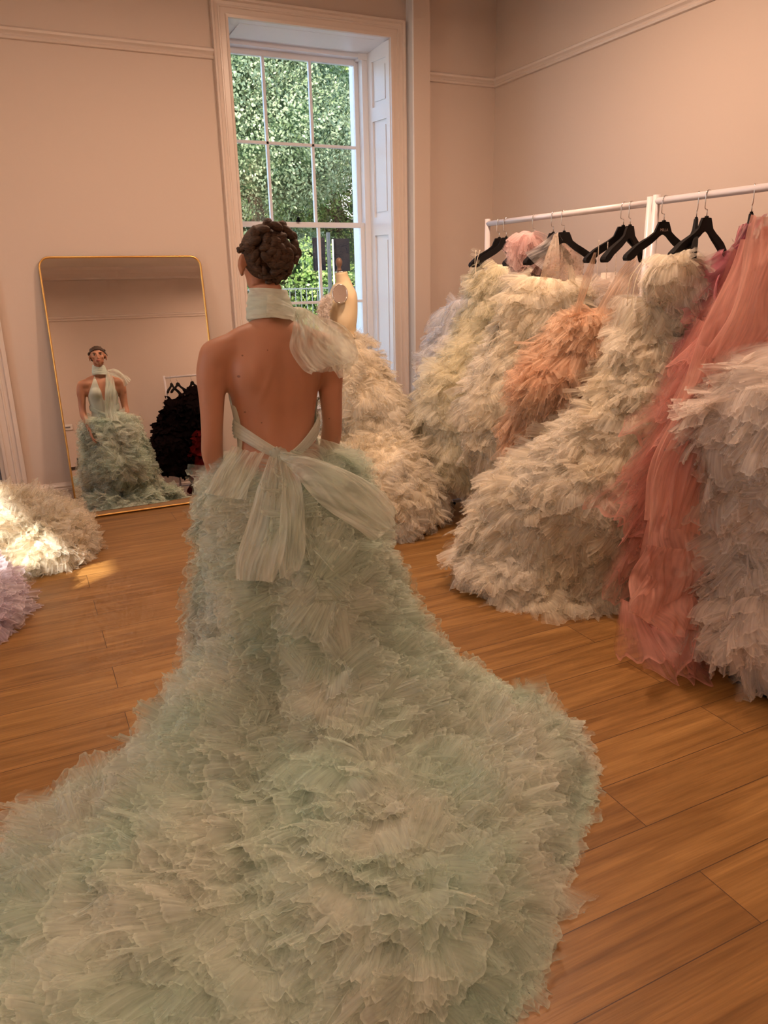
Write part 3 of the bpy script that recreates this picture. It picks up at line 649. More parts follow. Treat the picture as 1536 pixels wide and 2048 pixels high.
M['rose'] = tulle('dusty rose tulle', (.72, .34, .29), .42, 60, (.80, .44, .38)); M['rose_soft'] = tulle('rose tulle layers', (.76, .40, .34), .55, 40, (.82, .48, .40)); M['rose_in'] = cloth('rose lining', (.58, .22, .17))
M['pink'] = tulle('pink tulle', (.9, .64, .61), .45, col2=(.92, .72, .68)); M['mauve'] = tulle('mauve tulle', (.62, .22, .28), .6, 60, (.74, .38, .42))
M['lilac'] = tulle('pale lilac tulle', (.78, .66, .76), .5, col2=(.84, .76, .82)); M['lilac_in'] = cloth('lilac lining', (.72, .6, .7))
M['blacktulle'] = cloth('black tulle', (.010, .006, .006), .05); M['wine'] = cloth('wine tulle', (.10, .008, .008), .1)
def sequin():
    m = mat('sequinned net', (.92, .78, .64), .3); t = m.node_tree; N = t.nodes; L = t.links; b = N['Principled BSDF']
    tc = N.new('ShaderNodeTexCoord'); v = N.new('ShaderNodeTexVoronoi'); v.inputs['Scale'].default_value = 150; L.new(tc.outputs['Object'], v.inputs[0])
    r = N.new('ShaderNodeMapRange'); r.inputs['From Min'].default_value = .75; r.inputs['From Max'].default_value = .8; L.new(v.outputs['Color'], r.inputs[0])
    L.new(r.outputs[0], b.inputs['Metallic']); a = N.new('ShaderNodeMapRange'); a.inputs['To Min'].default_value = .55; a.inputs['To Max'].default_value = 1; L.new(r.outputs[0], a.inputs[0]); L.new(a.outputs[0], b.inputs['Alpha'])
    nb = N.new('ShaderNodeBump'); nb.inputs['Strength'].default_value = 1; L.new(v.outputs['Color'], nb.inputs['Height']); L.new(nb.outputs[0], b.inputs['Normal']); return m
M['sequin'] = sequin()
# ------------------------------------------------------------------ the person
CX, CY = .782, 2.5
per = empty('person', (CX, CY, 0), 'woman seen from behind in backless mint tulle gown, braided bun, arms at sides', 'person')
def loft(bm, L, n=24):
    """L rows: centre (3), rx, ry, optional axis tilt; rings lie across the path"""
    P = np.array([l[0] for l in L], float); T = np.gradient(P, axis=0); T /= np.linalg.norm(T, axis=1)[:, None]
    k = 5; idx = np.linspace(0, len(L)-1, (len(L)-1)*k+1); 
    S_ = smooth_path(np.column_stack([P, [[l[1], l[2]] for l in L]]), k); P = S_[:, :3]; rx, ry = S_[:, 3], S_[:, 4]
    T = np.gradient(P, axis=0); T /= np.linalg.norm(T, axis=1)[:, None]; V = []
    for i in range(len(P)):
        A = np.array([1., 0, 0]) - T[i]*T[i][0]; A /= np.linalg.norm(A); B = np.cross(T[i], A)
        th = np.arange(n)*2*math.pi/n; V.append(P[i]+rx[i]*np.cos(th)[:, None]*A+ry[i]*np.sin(th)[:, None]*B)
    m = len(P); V = np.concatenate(V); F = []
    for i in range(m-1):
        for j in range(n): F.append((i*n+j, i*n+(j+1) % n, (i+1)*n+(j+1) % n, (i+1)*n+j))
    V = np.vstack([V, P[0], P[-1]]); a, b = len(V)-2, len(V)-1
    for j in range(n): F.append((j, a, a, (j+1) % n)); F.append(((m-1)*n+j, (m-1)*n+(j+1) % n, b, b))
    add_np(bm, V, F)
bm = bmesh.new()
c = CX
loft(bm, [((c, CY, .80), .165, .115), ((c, CY-.01, .90), .172, .12), ((c, CY-.005, .98), .155, .105), ((c, CY, 1.06), .138, .092), ((c, CY+.005, 1.14), .143, .093),
    ((c, CY, 1.22), .155, .10), ((c, CY-.005, 1.30), .165, .103), ((c, CY-.01, 1.37), .160, .095), ((c, CY-.01, 1.42), .125, .075), ((c, CY-.005, 1.455), .075, .06), ((c, CY+.005, 1.49), .052, .054)], 36)
loft(bm, [((c, CY+.0, 1.44), .060, .056), ((c, CY+.012, 1.50), .050, .054), ((c, CY+.025, 1.58), .052, .058)])
# trapezius and chest
for s_ in (-1, 1):
    sph(bm, (c+s_*.075, CY-.005, 1.42), (.10, .055, .045), M=Matrix.Rotation(s_*R_(12), 4, 'Y'))
    sph(bm, (c+s_*.07, CY+.075, 1.255), (.062, .05, .06))
    sph(bm, (c+s_*.196, CY-.002, 1.362), (.056, .055, .058)); sph(bm, (c+s_*.150, CY-.008, 1.388), (.075, .052, .044))
    sph(bm, (c+s_*.085, CY-.05, 1.30), (.07, .05, .09)); sph(bm, (c+s_*.145, CY+.02, 1.365), (.07, .052, .05)); sph(bm, (c+s_*.15, CY+.01, 1.30), (.045, .05, .06))
# arms and hands
def arm(s_, sh, el, wr, hd):
    sh, el, wr = map(np.array, (sh, el, wr))
    loft(bm, [(sh+[0, 0, .01], .045, .048), (sh*.8+el*.2+[s_*.006, 0, 0], .050, .052), (sh*.5+el*.5+[s_*.002, 0, 0], .044, .046), (sh*.12+el*.88, .038, .04), (el*.8+wr*.2+[s_*.003, .004, 0], .040, .039), (el*.5+wr*.5, .034, .032), (wr, .024, .020)])
    d = np.array(hd, float); d /= np.linalg.norm(d); side = np.cross(d, [s_*1., 0, 0]); side /= np.linalg.norm(side); up = np.cross(d, side)
    def cap(P, r): V, F = tube_np(smooth_path(P, 3), np.interp(np.linspace(0, 1, (len(P)-1)*3+1), np.linspace(0, 1, len(r)), r), 10); add_np(bm, V, F)
    ctr = wr + d*.05
    loft(bm, [(wr-d*.01, .024, .021), (wr+d*.025, .022, .034), (wr+d*.055, .017, .041), (wr+d*.088, .013, .040)], 16) if abs(d[2]) < .2 else None
    Mx = Matrix(((up[0], side[0], d[0]), (up[1], side[1], d[1]), (up[2], side[2], d[2]))).to_4x4()
    sph(bm, wr+d*.045, (.016, .040, .056), M=Mx)
    bend = -up*np.sign(up[0]*s_)   # palm faces the thigh
    for k, (o, ln) in enumerate(((-.030, .070), (-.010, .080), (.010, .075), (.029, .058))):
        a = wr+d*.085+side*o; cap([a-d*.015, a+d*ln*.45+bend*.004, a+d*ln*.8+bend*.016, a+d*ln+bend*.03], [.0095, .009, .0082, .006])
    a = wr+d*.02-side*.03; cap([a, a+d*.03-side*.02+bend*.006, a+d*.06-side*.026+bend*.014], [.012, .0105, .008])
arm(-1, (c-.203, CY, 1.362), (c-.232, CY-.005, 1.08), (c-.195, CY+.13, .865), (.10, .35, -.93))
arm(1, (c+.198, CY, 1.355), (c+.212, CY+.005, 1.075), (c+.200, CY+.13, .865), (-.10, .35, -.93))
# legs under the skirt
for s_ in (-1, 1):
    loft(bm, [((c+s_*.085, CY, .86), .088, .10), ((c+s_*.09, CY, .68), .078, .085), ((c+s_*.088, CY+.005, .48), .055, .06), ((c+s_*.088, CY-.012, .34), .052, .056), ((c+s_*.086, CY-.01, .18), .036, .038), ((c+s_*.086, CY-.01, .05), .03, .036)])
    sph(bm, (c+s_*.09, CY+.055, .03), (.042, .12, .03))
# head, turned slightly to the mirror
HC = Vector((c+.005, CY+.035, 1.655)); HR = Matrix.Rotation(R_(4), 4, 'Z')
def hp(x, y, z): return HC + HR @ Vector((x, y, z))
sph(bm, hp(0, -.012, .028), (.076, .092, .085), 32, 20); sph(bm, hp(0, .03, -.016), (.061, .064, .078), 32, 20); sph(bm, hp(0, .035, -.05), (.046, .058, .05), 32, 20)
sph(bm, hp(0, .066, -.080), (.022, .024, .022)); 
for s_ in (-1, 1):
    sph(bm, hp(s_*.034, .026, -.060), (.022, .042, .030)); sph(bm, hp(s_*.036, .066, -.018), (.024, .018, .022)); sph(bm, hp(s_*.028, .079, .029), (.026, .011, .008))
V, F = tube_np(smooth_path([hp(0, .088, .02), hp(0, .102, -.005), hp(0, .114, -.028), hp(0, .100, -.036)], 4), np.interp(np.linspace(0, 1, 13), [0, .5, .85, 1], [.0055, .007, .0095, .006]), 12); add_np(bm, V, F)
for s_ in (-1, 1): sph(bm, hp(s_*.009, .099, -.030), (.006, .008, .006), 12, 8)
sph(bm, hp(0, .092, -.052), (.022, .011, .006), 16, 10); sph(bm, hp(0, .090, -.061), (.019, .012, .007), 16, 10)
for s_ in (-1, 1):   # ears
    E_ = HR @ Matrix.Rotation(R_(-18*s_), 4, 'Z') @ Matrix.Rotation(R_(10), 4, 'X')
    sph(bm, hp(s_*.084, -.008, -.006), (.008, .021, .033), 16, 12, E_)
    sph(bm, hp(s_*.088, -.018, .003), (.008, .011, .024), 16, 12, E_); sph(bm, hp(s_*.083, -.002, -.037), (.007, .010, .011), 12, 8, E_)
me = bpy.data.meshes.new('body'); bmesh.ops.recalc_face_normals(bm, faces=bm.faces); bm.to_mesh(me); bm.free()
tmp = bpy.data.objects.new('body', me); COL.objects.link(tmp)
md = tmp.modifiers.new('r', 'REMESH'); md.mode = 'VOXEL'; md.voxel_size = .0045
ms = tmp.modifiers.new('s', 'SMOOTH'); ms.factor = .5; ms.iterations = 5
dg = bpy.context.evaluated_depsgraph_get(); dg.update()
me2 = bpy.data.meshes.new_from_object(tmp.evaluated_get(dg)); bpy.data.objects.remove(tmp)
me2.name = 'body'; nvt = len(me2.vertices); co = np.empty(nvt*3, np.float32); me2.vertices.foreach_get('co', co); co = co.reshape(-1, 3).astype(float)
nn = np.empty(nvt*3, np.float32); me2.vertex_normals.foreach_get('vector', nn); nn = nn.reshape(-1, 3)
# heavier smoothing of the trunk joins, then spine furrow and shoulder blades
ed = np.empty(len(me2.edges)*2, np.int32); me2.edges.foreach_get('vertices', ed); ed = ed.reshape(-1, 2)
deg = np.bincount(ed.ravel(), minlength=nvt)[:, None]
wz = np.clip((1.50-co[:, 2])/.04, 0, 1)*np.clip((co[:, 2]-.95)/.05, 0, 1)
wf = np.clip((co[:, 2]-1.53)/.03, 0, 1)*np.clip((co[:, 1]-CY+.02)/.03, 0, 1)
for _ in range(7):
    sm = np.zeros_like(co); np.add.at(sm, ed[:, 0], co[ed[:, 1]]); np.add.at(sm, ed[:, 1], co[ed[:, 0]]); sm /= np.maximum(deg, 1)
    co = co + (sm-co)*(wf*.55)[:, None]
for _ in range(45):
    sm = np.zeros_like(co); np.add.at(sm, ed[:, 0], co[ed[:, 1]]); np.add.at(sm, ed[:, 1], co[ed[:, 0]]); sm /= np.maximum(deg, 1)
    co = co + (sm-co)*(wz*.7)[:, None]
x, y, z = co[:, 0]-CX, co[:, 1]-CY, co[:, 2]; back = np.clip(-nn[:, 1], 0, 1)
gs = lambda v, m_, s_: np.exp(-((v-m_)/s_)**2)
d = -.008*gs(x, -.0, .022)*np.clip((z-.98)/.06, 0, 1)*np.clip((1.44-z)/.1, 0, 1)
d += -.004*gs(x, 0, .045)*gs(z, 1.10, .12)
for s_ in (-1, 1):
    d += .007*gs(x, s_*(.085), .032)*gs(z, 1.30, .06) + .006*np.exp(-(((x-s_*.065)+s_*(z-1.25)*.4)/.012)**2)*gs(z, 1.27, .05)
    d += .004*gs(x, s_*.05, .02)*gs(z, 1.08, .09) - .003*gs(x, s_*.13, .02)*gs(z, 1.2, .07)
co += nn*(d*back)[:, None]
me2.vertices.foreach_set('co', co.astype(np.float32).ravel()); me2.update(); me2.materials.clear()
body = link('body', me2, M['skin'], per)

# face details
M['lips'] = mat('lips', (.40, .10, .09), .4); M['eyewhite'] = mat('eye white', (.7, .66, .62), .3); M['iris'] = mat('iris', (.06, .035, .02), .2); M['brow'] = mat('brow', (.06, .03, .018), .8)
for s_ in (-1, 1):
    e = bm_obj('eye', (lambda b: (sph(b, hp(s_*.031, .0765, .008), (.013, .010, .0075), 16, 10), b)[1])(bmesh.new()), M['eyewhite'], per, True)
    bm_obj('iris', (lambda b: (sph(b, hp(s_*.031, .0840, .008), (.0058, .004, .0058), 12, 8), b)[1])(bmesh.new()), M['iris'], e, True)
    bm = bmesh.new(); V, F = tube_np(smooth_path([hp(s_*.013, .090, .0255), hp(s_*.032, .092, .031), hp(s_*.052, .078, .025)], 5), np.interp(np.linspace(0, 1, 11), [0, .4, 1], [.0020, .0026, .0010]), 8); add_np(bm, V, F); bm_obj('eyebrow', bm, M['brow'], per, True)
    bm = bmesh.new(); V, F = tube_np(smooth_path([hp(s_*.019, .085, .012), hp(s_*.031, .0885, .0175), hp(s_*.045, .079, .011)], 5), .0018, 6); add_np(bm, V, F); bm_obj('eyelash', bm, M['brow'], per, True)
    bm = bmesh.new(); sph(bm, hp(s_*.0875, -.008, -.038), (.0028, .0028, .0028), 10, 8); bm_obj('earring', bm, M['chrome'], per, True)
bm = bmesh.new(); sph(bm, hp(0, .0965, -.0525), (.0205, .0085, .0046), 16, 10); sph(bm, hp(0, .0945, -.0605), (.0175, .0095, .0056), 16, 10); bm_obj('lips', bm, M['lips'], per, True)

# hair: smooth cap combed back, then braids coiled on the back of the head
bm = bmesh.new()
vs = sph(bm, hp(0, -.012, .030), (.0815, .0965, .0895), 48, 32)
inv = (Matrix.Translation(HC) @ HR).inverted(); kill = []
for v in bm.verts:
    p = inv @ v.co
    hair_y = .074 - .0*abs(p.x)
    if p.z < .036 and p.y > .008+(p.z-.036)*.2: kill.append(v)
    elif p.y > .03 and p.z < .060-.5*max(0, abs(p.x)-.025): kill.append(v)
    elif p.z < -.055: kill.append(v)
bmesh.ops.delete(bm, geom=kill, context='VERTS')
for v in bm.verts:
    p = inv @ v.co
    if p.y > -.02 and abs(p.x) < .004: v.co -= Vector((0, 0, .003))
sol = bmesh.ops.solidify(bm, geom=bm.faces[:], thickness=.004)
hair = bm_obj('hair', bm, M['hair'], per, True)
def on_head(a, b, lift=.0):
    """a sideways, b up from the bun centre, on the back of the head"""
    cx_, cz_ = a, b
    q = max(0, 1-(cx_/.098)**2-((cz_-.012)/.112)**2); yy = -.012-.090*math.sqrt(q)
    return np.array(hp(cx_, yy-lift, cz_+.018))
def braid(name, path, w, lift=.008):
    P = smooth_path(path, 6); d = np.r_[0, np.cumsum(np.linalg.norm(np.diff(P, axis=0), axis=1))]; n = max(3, int(d[-1]/(w*.62)))
    q = (np.arange(n)+.5)/n*d[-1]; C = np.stack([np.interp(q, d, P[:, k]) for k in range(3)], -1); T = np.gradient(C, axis=0); T /= np.linalg.norm(T, axis=1)[:, None]
    bm = bmesh.new(); hc = np.array(hp(0, -.0, .01))
    for i in range(n):
        nrm = C[i]-hc; nrm -= T[i]*(nrm@T[i]); nrm /= np.linalg.norm(nrm); sd = np.cross(T[i], nrm); s_ = 1 if i % 2 else -1
        ax = T[i]*.80 - sd*s_*.60; ax /= np.linalg.norm(ax); bz = np.cross(nrm, ax)
        Mx = Matrix(((ax[0], bz[0], nrm[0]), (ax[1], bz[1], nrm[1]), (ax[2], bz[2], nrm[2]))).to_4x4()
        sph(bm, C[i]+sd*s_*w*.24+nrm*.001, (w*.62, w*.36, w*.42), 14, 10, Mx)
    V, F = tube_np(P, w*.32, 8); add_np(bm, V, F)
    return bm_obj(name, bm, M['hair'], hair, True)
spiral = []
for k in range(0, 26):
    t = k/25*2*math.pi*2.05; r = .012+.043*k/25; spiral.append(on_head(.006+r*math.cos(t+2.5), .0+r*1.0*math.sin(t+2.5), .020-.010*k/25))
braid('braid', spiral, .036)
out_ = [on_head(.004+.078*math.cos(t), .014+.078*math.sin(t), .012) for t in np.linspace(-.5, 3.5, 16)]
braid('braid', out_, .037)
braid('braid', [on_head(.0+.066*math.cos(t), .008+.072*math.sin(t), .006) for t in np.linspace(3.4, 5.6, 10)], .028)
braid('braid', [np.array(hp(-.085, .01, .035)), np.array(hp(-.083, -.025, .045)), np.array(hp(-.072, -.06, .03)), np.array(hp(-.06, -.08, .0))], .02)
braid('braid', [on_head(.045*math.cos(t), -.042+.035*math.sin(t), .004) for t in np.linspace(3.2, 6.2, 8)], .022)

# ---- the mint gown
gown = boxes('gown', [(CX-.005, CX+.005, CY-.005, CY+.005, .9, .91)], M['mint_in'], per)   # replaced below by the lining mesh
bpy.data.objects.remove(gown)
OUT = [(1.24, 2.64), (1.30, 2.38), (1.36, 2.18), (1.50, 2.03), (1.66, 1.96), (1.66, 1.78), (1.52, 1.60), (1.36, 1.46), (1.24, 1.36), (1.10, 1.33), (1.04, 1.22), (.93, 1.10), (.82, 1.02), (.62, .98), (.40, .96), (.15, .92), (-.1, .92),
       (-.40, 1.0), (-.62, 1.25), (-.62, 1.6), (-.45, 1.86), (-.22, 2.0), (-.08, 2.12), (.08, 2.26), (.22, 2.44), (.35, 2.66), (.44, 2.84), (.60, 2.93), (.9, 2.96), (1.18, 2.88)]
rings = [ell(CX, CY, 1.02, .150, .105, tilt=.0), ell(CX+.02, CY, .95, .180, .145), ell(CX+.03, CY-.005, .82, .215, .20), ell(CX+.045, CY-.02, .60, .245, .27),
    ell(CX+.04, CY-.05, .38, .295, .34), poly_ring(OUT, .17, (.80, 2.36), .52, inset=.04), poly_ring(OUT, .13, (.76, 2.24), .76, inset=.09), poly_ring(OUT, .09, (.76, 2.2), .95, inset=.14), poly_ring(OUT, .02, (.76, 2.2), 1.0, inset=.16)]
sf = Surf(rings, 90, .016, 8, 5)
t_ = np.arange(sf.G.shape[1])/sf.G.shape[1]*2*math.pi; rowz = sf.G[..., 2].mean(1)
fold = np.sin(7*t_+.6)*.5+np.sin(11*t_+2)*.35; amt = np.clip((1.0-rowz)/.5, 0, 1)*.034
sf.G += sf.N*(amt[:, None]*fold[None])[..., None]; sf.G[..., 2] = np.maximum(sf.G[..., 2], .01); sf._norm()
import copy as _cp
sl = _cp.copy(sf); k_ = int(len(sf.G)*.88); sl.G = sf.G[:k_]; sl.N = sf.N[:k_]
notch = lambda Q: ((np.abs(Q[..., 0]-.10-(1.4-Q[..., 1])*.1) < .065+(1.45-Q[..., 1])*.06) & (Q[..., 1] < 1.50)) | (((Q[..., 0]-.66)**2+(Q[..., 1]-1.24)**2) < .05**2)
gown = sl.mesh('gown', M['mint_in'], per, .02, notch)
def mint_flow(P, N, DU, DV, s, t, a):
    th = t*2*np.pi; bc = np.where(th > np.pi, 1, 0)               # back half: th in (pi, 2pi), centre at 1.5 pi
    off = np.where(bc == 1, th-1.5*np.pi+.05, th-.5*np.pi)
    side = np.sign(np.sin(off)); near = np.exp(-(off/.22)**2); dist = np.linalg.norm(P[:, :2]-[CX, CY], axis=1)
    seams = np.exp(-(((off*2.3+.5) % 1.0-.5)/.16)**2)*np.clip((dist-.5)/.3, 0, 1)
    mess = np.clip(near+.75*seams, 0, 1); k = np.clip((dist-.45)/.5, 0, 1)
    ang = side*(1.15-.25*k) + a*(.45+1.7*mess)
    ang = ang*np.clip((1.03-P[:, 2])/.16, .08, 1)
    return DV*np.cos(ang)[:, None] + DU*np.sin(ang)[:, None]
rg = np.random.default_rng(3)
vis = lambda I, J, G: np.where(G[..., 2] > .3, 1.5, 1.0)*np.where(G[..., 1] > 2.75, .7, 1)*(1-.93*notch(G))*(G[..., 2] < 1.0-.09*np.exp(-((G[..., 0]-CX)/.11)**2)*(G[..., 1] < CY))
ruffles('ruffles', sf, gown, M['mint'], 4000, (.10, .19), (.12, .26), rg, mint_flow, vis, (.15, .75), (.1, 1.1), (.009, .016), (.002, .006), 50, 5, noise=.38)
o = ruffles('curled_ruffles', sf, gown, M['mint'], 1100, (.05, .11), (.05, .12), rg, lambda P, N, DU, DV, s, t, a: DV*np.cos(a*6)[:, None]+DU*np.sin(a*6)[:, None], lambda I, J, G: np.where((G[..., 1] < 2.2) | (np.abs(G[..., 0]-.75) < .1), 1., .15)*(1-.95*notch(G))*(G[..., 2] < .9), (.7, 1.5), (1.2, 3.0), (.010, .016), (.004, .008), 30, 6)
hem = Surf([poly_ring(OUT, .07, (.76, 2.2), .97, inset=.17), poly_ring(OUT, .02, (.76, 2.2), 1.01, inset=.13)], 6, .005, 8, 6)
ruffles('hem_ruffles', hem, gown, M['mint'], 560, (.10, .17), (.14, .30), rg, None, lambda I, J, G: 1-.95*notch(G), (.05, .5), (.1, .6), (.010, .018), (.004, .008), 44, 5, noise=.5)
# waist sash, collar, bows
def band(name, cx, cy, zf, a, b, hgt, mt, parent, n=90, m=12, seed=1, amp=.0022, k=5, t0=0, t1=2*math.pi, slope=0):
    """gathered band round the body; zf(theta) gives its lower edge"""
    r = np.random.default_rng(seed); th = np.linspace(t0, t1, n); V = []
    for j in range(m):
        v = j/(m-1); w = amp*np.sin(v*k*6.28+2*np.sin(th*1.5+r.random())+v*3)+.004*math.sin(math.pi*v)
        V.append(np.stack([cx+(a+w-slope*v)*np.cos(th), cy+(b+w-slope*v)*np.sin(th), zf(th)+hgt(th)*v], -1))
    X = np.array(V); i, j = np.meshgrid(np.arange(m-1), np.arange(n-1), indexing='ij'); F = np.stack([i*n+j, i*n+j+1, (i+1)*n+j+1, (i+1)*n+j], -1).reshape(-1, 4)
    UV = np.stack(np.broadcast_arrays(np.linspace(0, .12, m)[:, None], np.broadcast_to(th*.2, (m, n))), -1).reshape(-1, 2)
    return mesh_np(name, X.reshape(-1, 3), F, mt, parent, True, UV, np.tile([.5, .2], (len(UV), 1)))
# side-lifted sash: low at the centre back
low = lambda th: 1.005+.085*np.abs(np.cos(th))**1.3*np.where(np.sin(th) < 0, 1, .9)
sash_ = band('waist_sash', CX, CY, low, .152, .108, lambda th: .03+.030*np.abs(np.cos(th)), M['mint_sash'] if 'mint_sash' in M else tulle('layered mint tulle', (.74, .83, .73), .85, 60), gown, seed=2)
M['mint_sash'] = sash_.data.materials[0]
collar = band('neck_scarf', CX+.003, CY+.008, lambda th: 1.468-.012*np.sin(th)-.006*np.cos(th), .080, .078, lambda th: .100+.008*np.sin(th), M['mint_sash'], gown, seed=4, k=4, slope=.018, amp=.0025)
band('neck_scarf_inner', CX+.003, CY+.008, lambda th: 1.47-.012*np.sin(th), .074, .072, lambda th: .080+.012*np.sin(th), M['mint_sash'], gown, seed=5, k=3, slope=.016)
def A3(L): return [at(x, y, Y) for x, y, Y in L]
# scarf running from the nape to the knot on the right shoulder
drape('scarf_wrap', A3([(535, 590, 2.408), (550, 592, 2.405), (575, 606, 2.42), (606, 628, 2.43)]), A3([(532, 632, 2.40), (550, 634, 2.395), (572, 638, 2.39), (596, 640, 2.40)]), M['mint_sash'], gown, 40, 24, 4, .003, 9, .003)
# big loop over the right shoulder
drape('shoulder_bow', A3([(590, 622, 2.40), (585, 660, 2.37), (579, 700, 2.35), (600, 735, 2.34), (622, 748, 2.34)]), A3([(612, 616, 2.42), (650, 640, 2.36), (690, 668, 2.33), (716, 700, 2.32), (714, 722, 2.32)]), M['mint_soft'], gown, 60, 30, 8, .008, 3, .02)
drape('shoulder_bow_loop', A3([(592, 626, 2.41), (600, 665, 2.38), (612, 700, 2.36), (628, 728, 2.35), (620, 746, 2.345)]), A3([(608, 618, 2.46), (655, 640, 2.44), (700, 670, 2.42), (718, 700, 2.40), (716, 724, 2.36)]), M['mint_soft'], gown, 60, 30, 7, .008, 4, .025)
drape('shoulder_bow_tail', A3([(655, 690, 2.36), (655, 715, 2.36), (664, 735, 2.37), (678, 757, 2.38)]), A3([(712, 690, 2.36), (712, 715, 2.36), (704, 735, 2.37), (690, 756, 2.38)]), M['mint_soft'], gown, 40, 16, 5, .006, 5, .012)
# knot
bm = bmesh.new(); kp = at(556, 908, 2.385); sph(bm, kp, (.030, .022, .024), 24, 16)
for v in bm.verts: v.co += Vector(kp-np.array(kp))*0 + (v.co-Vector(kp))*.10*math.sin(v.co.x*500+v.co.z*90)
bm_obj('waist_knot', bm, M['mint_sash'], gown, True)
bm = bmesh.new(); kp = at(600, 628, 2.43); sph(bm, kp, (.026, .026, .022), 20, 14); bm_obj('shoulder_knot', bm, M['mint_sash'], gown, True)
# waist bow: left hanging loop with two lobes, right loop sweeping out and back
drape('bow_tail', A3([(538, 912, 2.37), (515, 975, 2.28), (494, 1050, 2.20), (474, 1110, 2.13), (472, 1158, 2.09)]), A3([(560, 908, 2.365), (572, 975, 2.27), (574, 1050, 2.18), (566, 1110, 2.12), (548, 1165, 2.10)]), M['mint_soft'], gown, 60, 30, 9, .010, 7, .02)
drape('bow_tail', A3([(556, 910, 2.36), (566, 975, 2.25), (562, 1050, 2.17), (556, 1110, 2.13), (560, 1160, 2.12)]), A3([(574, 905, 2.37), (600, 975, 2.26), (612, 1050, 2.17), (612, 1100, 2.13), (600, 1140, 2.12)]), M['mint_soft'], gown, 50, 30, 7, .010, 8, .02)
drape('bow_loop', A3([(562, 900, 2.37), (630, 916, 2.30), (700, 950, 2.25), (755, 985, 2.24), (784, 1012, 2.25), (780, 1040, 2.26)]), A3([(566, 922, 2.36), (610, 970, 2.24), (665, 1020, 2.17), (712, 1060, 2.16), (740, 1080, 2.18), (765, 1062, 2.22)]), M['mint_soft'], gown, 60, 34, 8, .009, 9, .03)
drape('bow_loop', A3([(575, 925, 2.38), (640, 985, 2.29), (690, 1040, 2.25), (715, 1075, 2.24), (730, 1100, 2.24)]), A3([(570, 905, 2.40), (650, 925, 2.36), (720, 965, 2.33), (765, 1000, 2.31), (778, 1040, 2.30)]), M['mint_soft'], gown, 50, 30, 6, .009, 10, .02)
# sheer side panels between sash and skirt
drape('hip_drape', A3([(464, 890, 2.42), (440, 930, 2.38), (422, 965, 2.34), (410, 985, 2.33)]), A3([(530, 905, 2.385), (515, 935, 2.34), (500, 965, 2.30), (492, 1000, 2.27)]), M['mint'], gown, 50, 14, 9, .005, 11, .01)
drape('hip_drape', A3([(580, 900, 2.385), (610, 915, 2.36), (640, 940, 2.34), (670, 985, 2.32)]), A3([(640, 875, 2.43), (672, 880, 2.42), (700, 905, 2.42), (722, 950, 2.42)]), M['mint'], gown, 50, 14, 9, .006, 12, .02)
# bodice lifted off the front of the body
me = body.data; co = np.empty(len(me.vertices)*3, np.float32); me.vertices.foreach_get('co', co); co = co.reshape(-1, 3); nn = np.empty_like(co).ravel(); me.vertex_normals.foreach_get('vector', nn); nn = nn.reshape(-1, 3)
x, y, z = co[:, 0]-CX, co[:, 1]-CY, co[:, 2]; q = np.abs(x)
ok = (z > 1.0) & (z < 1.46) & (q < .150-np.clip(z-1.25, 0, 1)*.45) & ((y > .0) | ((q > .09) & (y > -.03) & (z < 1.2))) & (q > np.clip(z-1.17, 0, 1)*.18+np.where(z > 1.17, .004, -1))
bm = bmesh.new(); bm.from_mesh(me); bm.verts.ensure_lookup_table()
bmesh.ops.delete(bm, geom=[v for i, v in enumerate(bm.verts) if not ok[i]], context='VERTS')
bv = [v for v in bm.verts if v.is_boundary]
for _ in range(14):
    nw = {}
    for v in bv:
        q_ = [e.other_vert(v).co for e in v.link_edges if e.is_boundary]
        if len(q_) == 2: nw[v] = v.co*.4 + (q_[0]+q_[1])*.3
    for v, c_ in nw.items(): v.co = c_
bm.normal_update()
for v in bm.verts: v.co += v.normal*.006
bod = bm_obj('bodice', bm, M['mint_sash'], gown, True)
bod.data.uv_layers.new(name='uv'); bod.data.uv_layers.new(name='span'); uvl = bod.data.uv_layers['uv'].data; uv2 = bod.data.uv_layers['span'].data
for lp in bod.data.loops: p = bod.data.vertices[lp.vertex_index].co; uvl[lp.index].uv = (p.x*.6, p.z*.2); uv2[lp.index].uv = (.5, .1)
# front tail from the shoulder knot to the waist
drape('front_tail', [(CX+.06, CY+.10, 1.47), (CX+.03, CY+.15, 1.33), (CX+.0, CY+.18, 1.2), (CX-.02, CY+.17, 1.05), (CX-.02, CY+.22, .93)], [(CX+.12, CY+.06, 1.46), (CX+.13, CY+.13, 1.34), (CX+.12, CY+.17, 1.2), (CX+.10, CY+.17, 1.05), (CX+.12, CY+.23, .92)], M['mint_soft'], gown, 50, 24, 7, .006, 14, .01)
drape('front_bow', [(CX+.07, CY+.08, 1.48), (CX+.12, CY+.13, 1.44), (CX+.18, CY+.15, 1.38), (CX+.22, CY+.13, 1.30)], [(CX+.09, CY+.04, 1.50), (CX+.17, CY+.07, 1.49), (CX+.26, CY+.08, 1.44), (CX+.31, CY+.07, 1.38)], M['mint_soft'], gown, 50, 16, 8, .007, 15, .02)

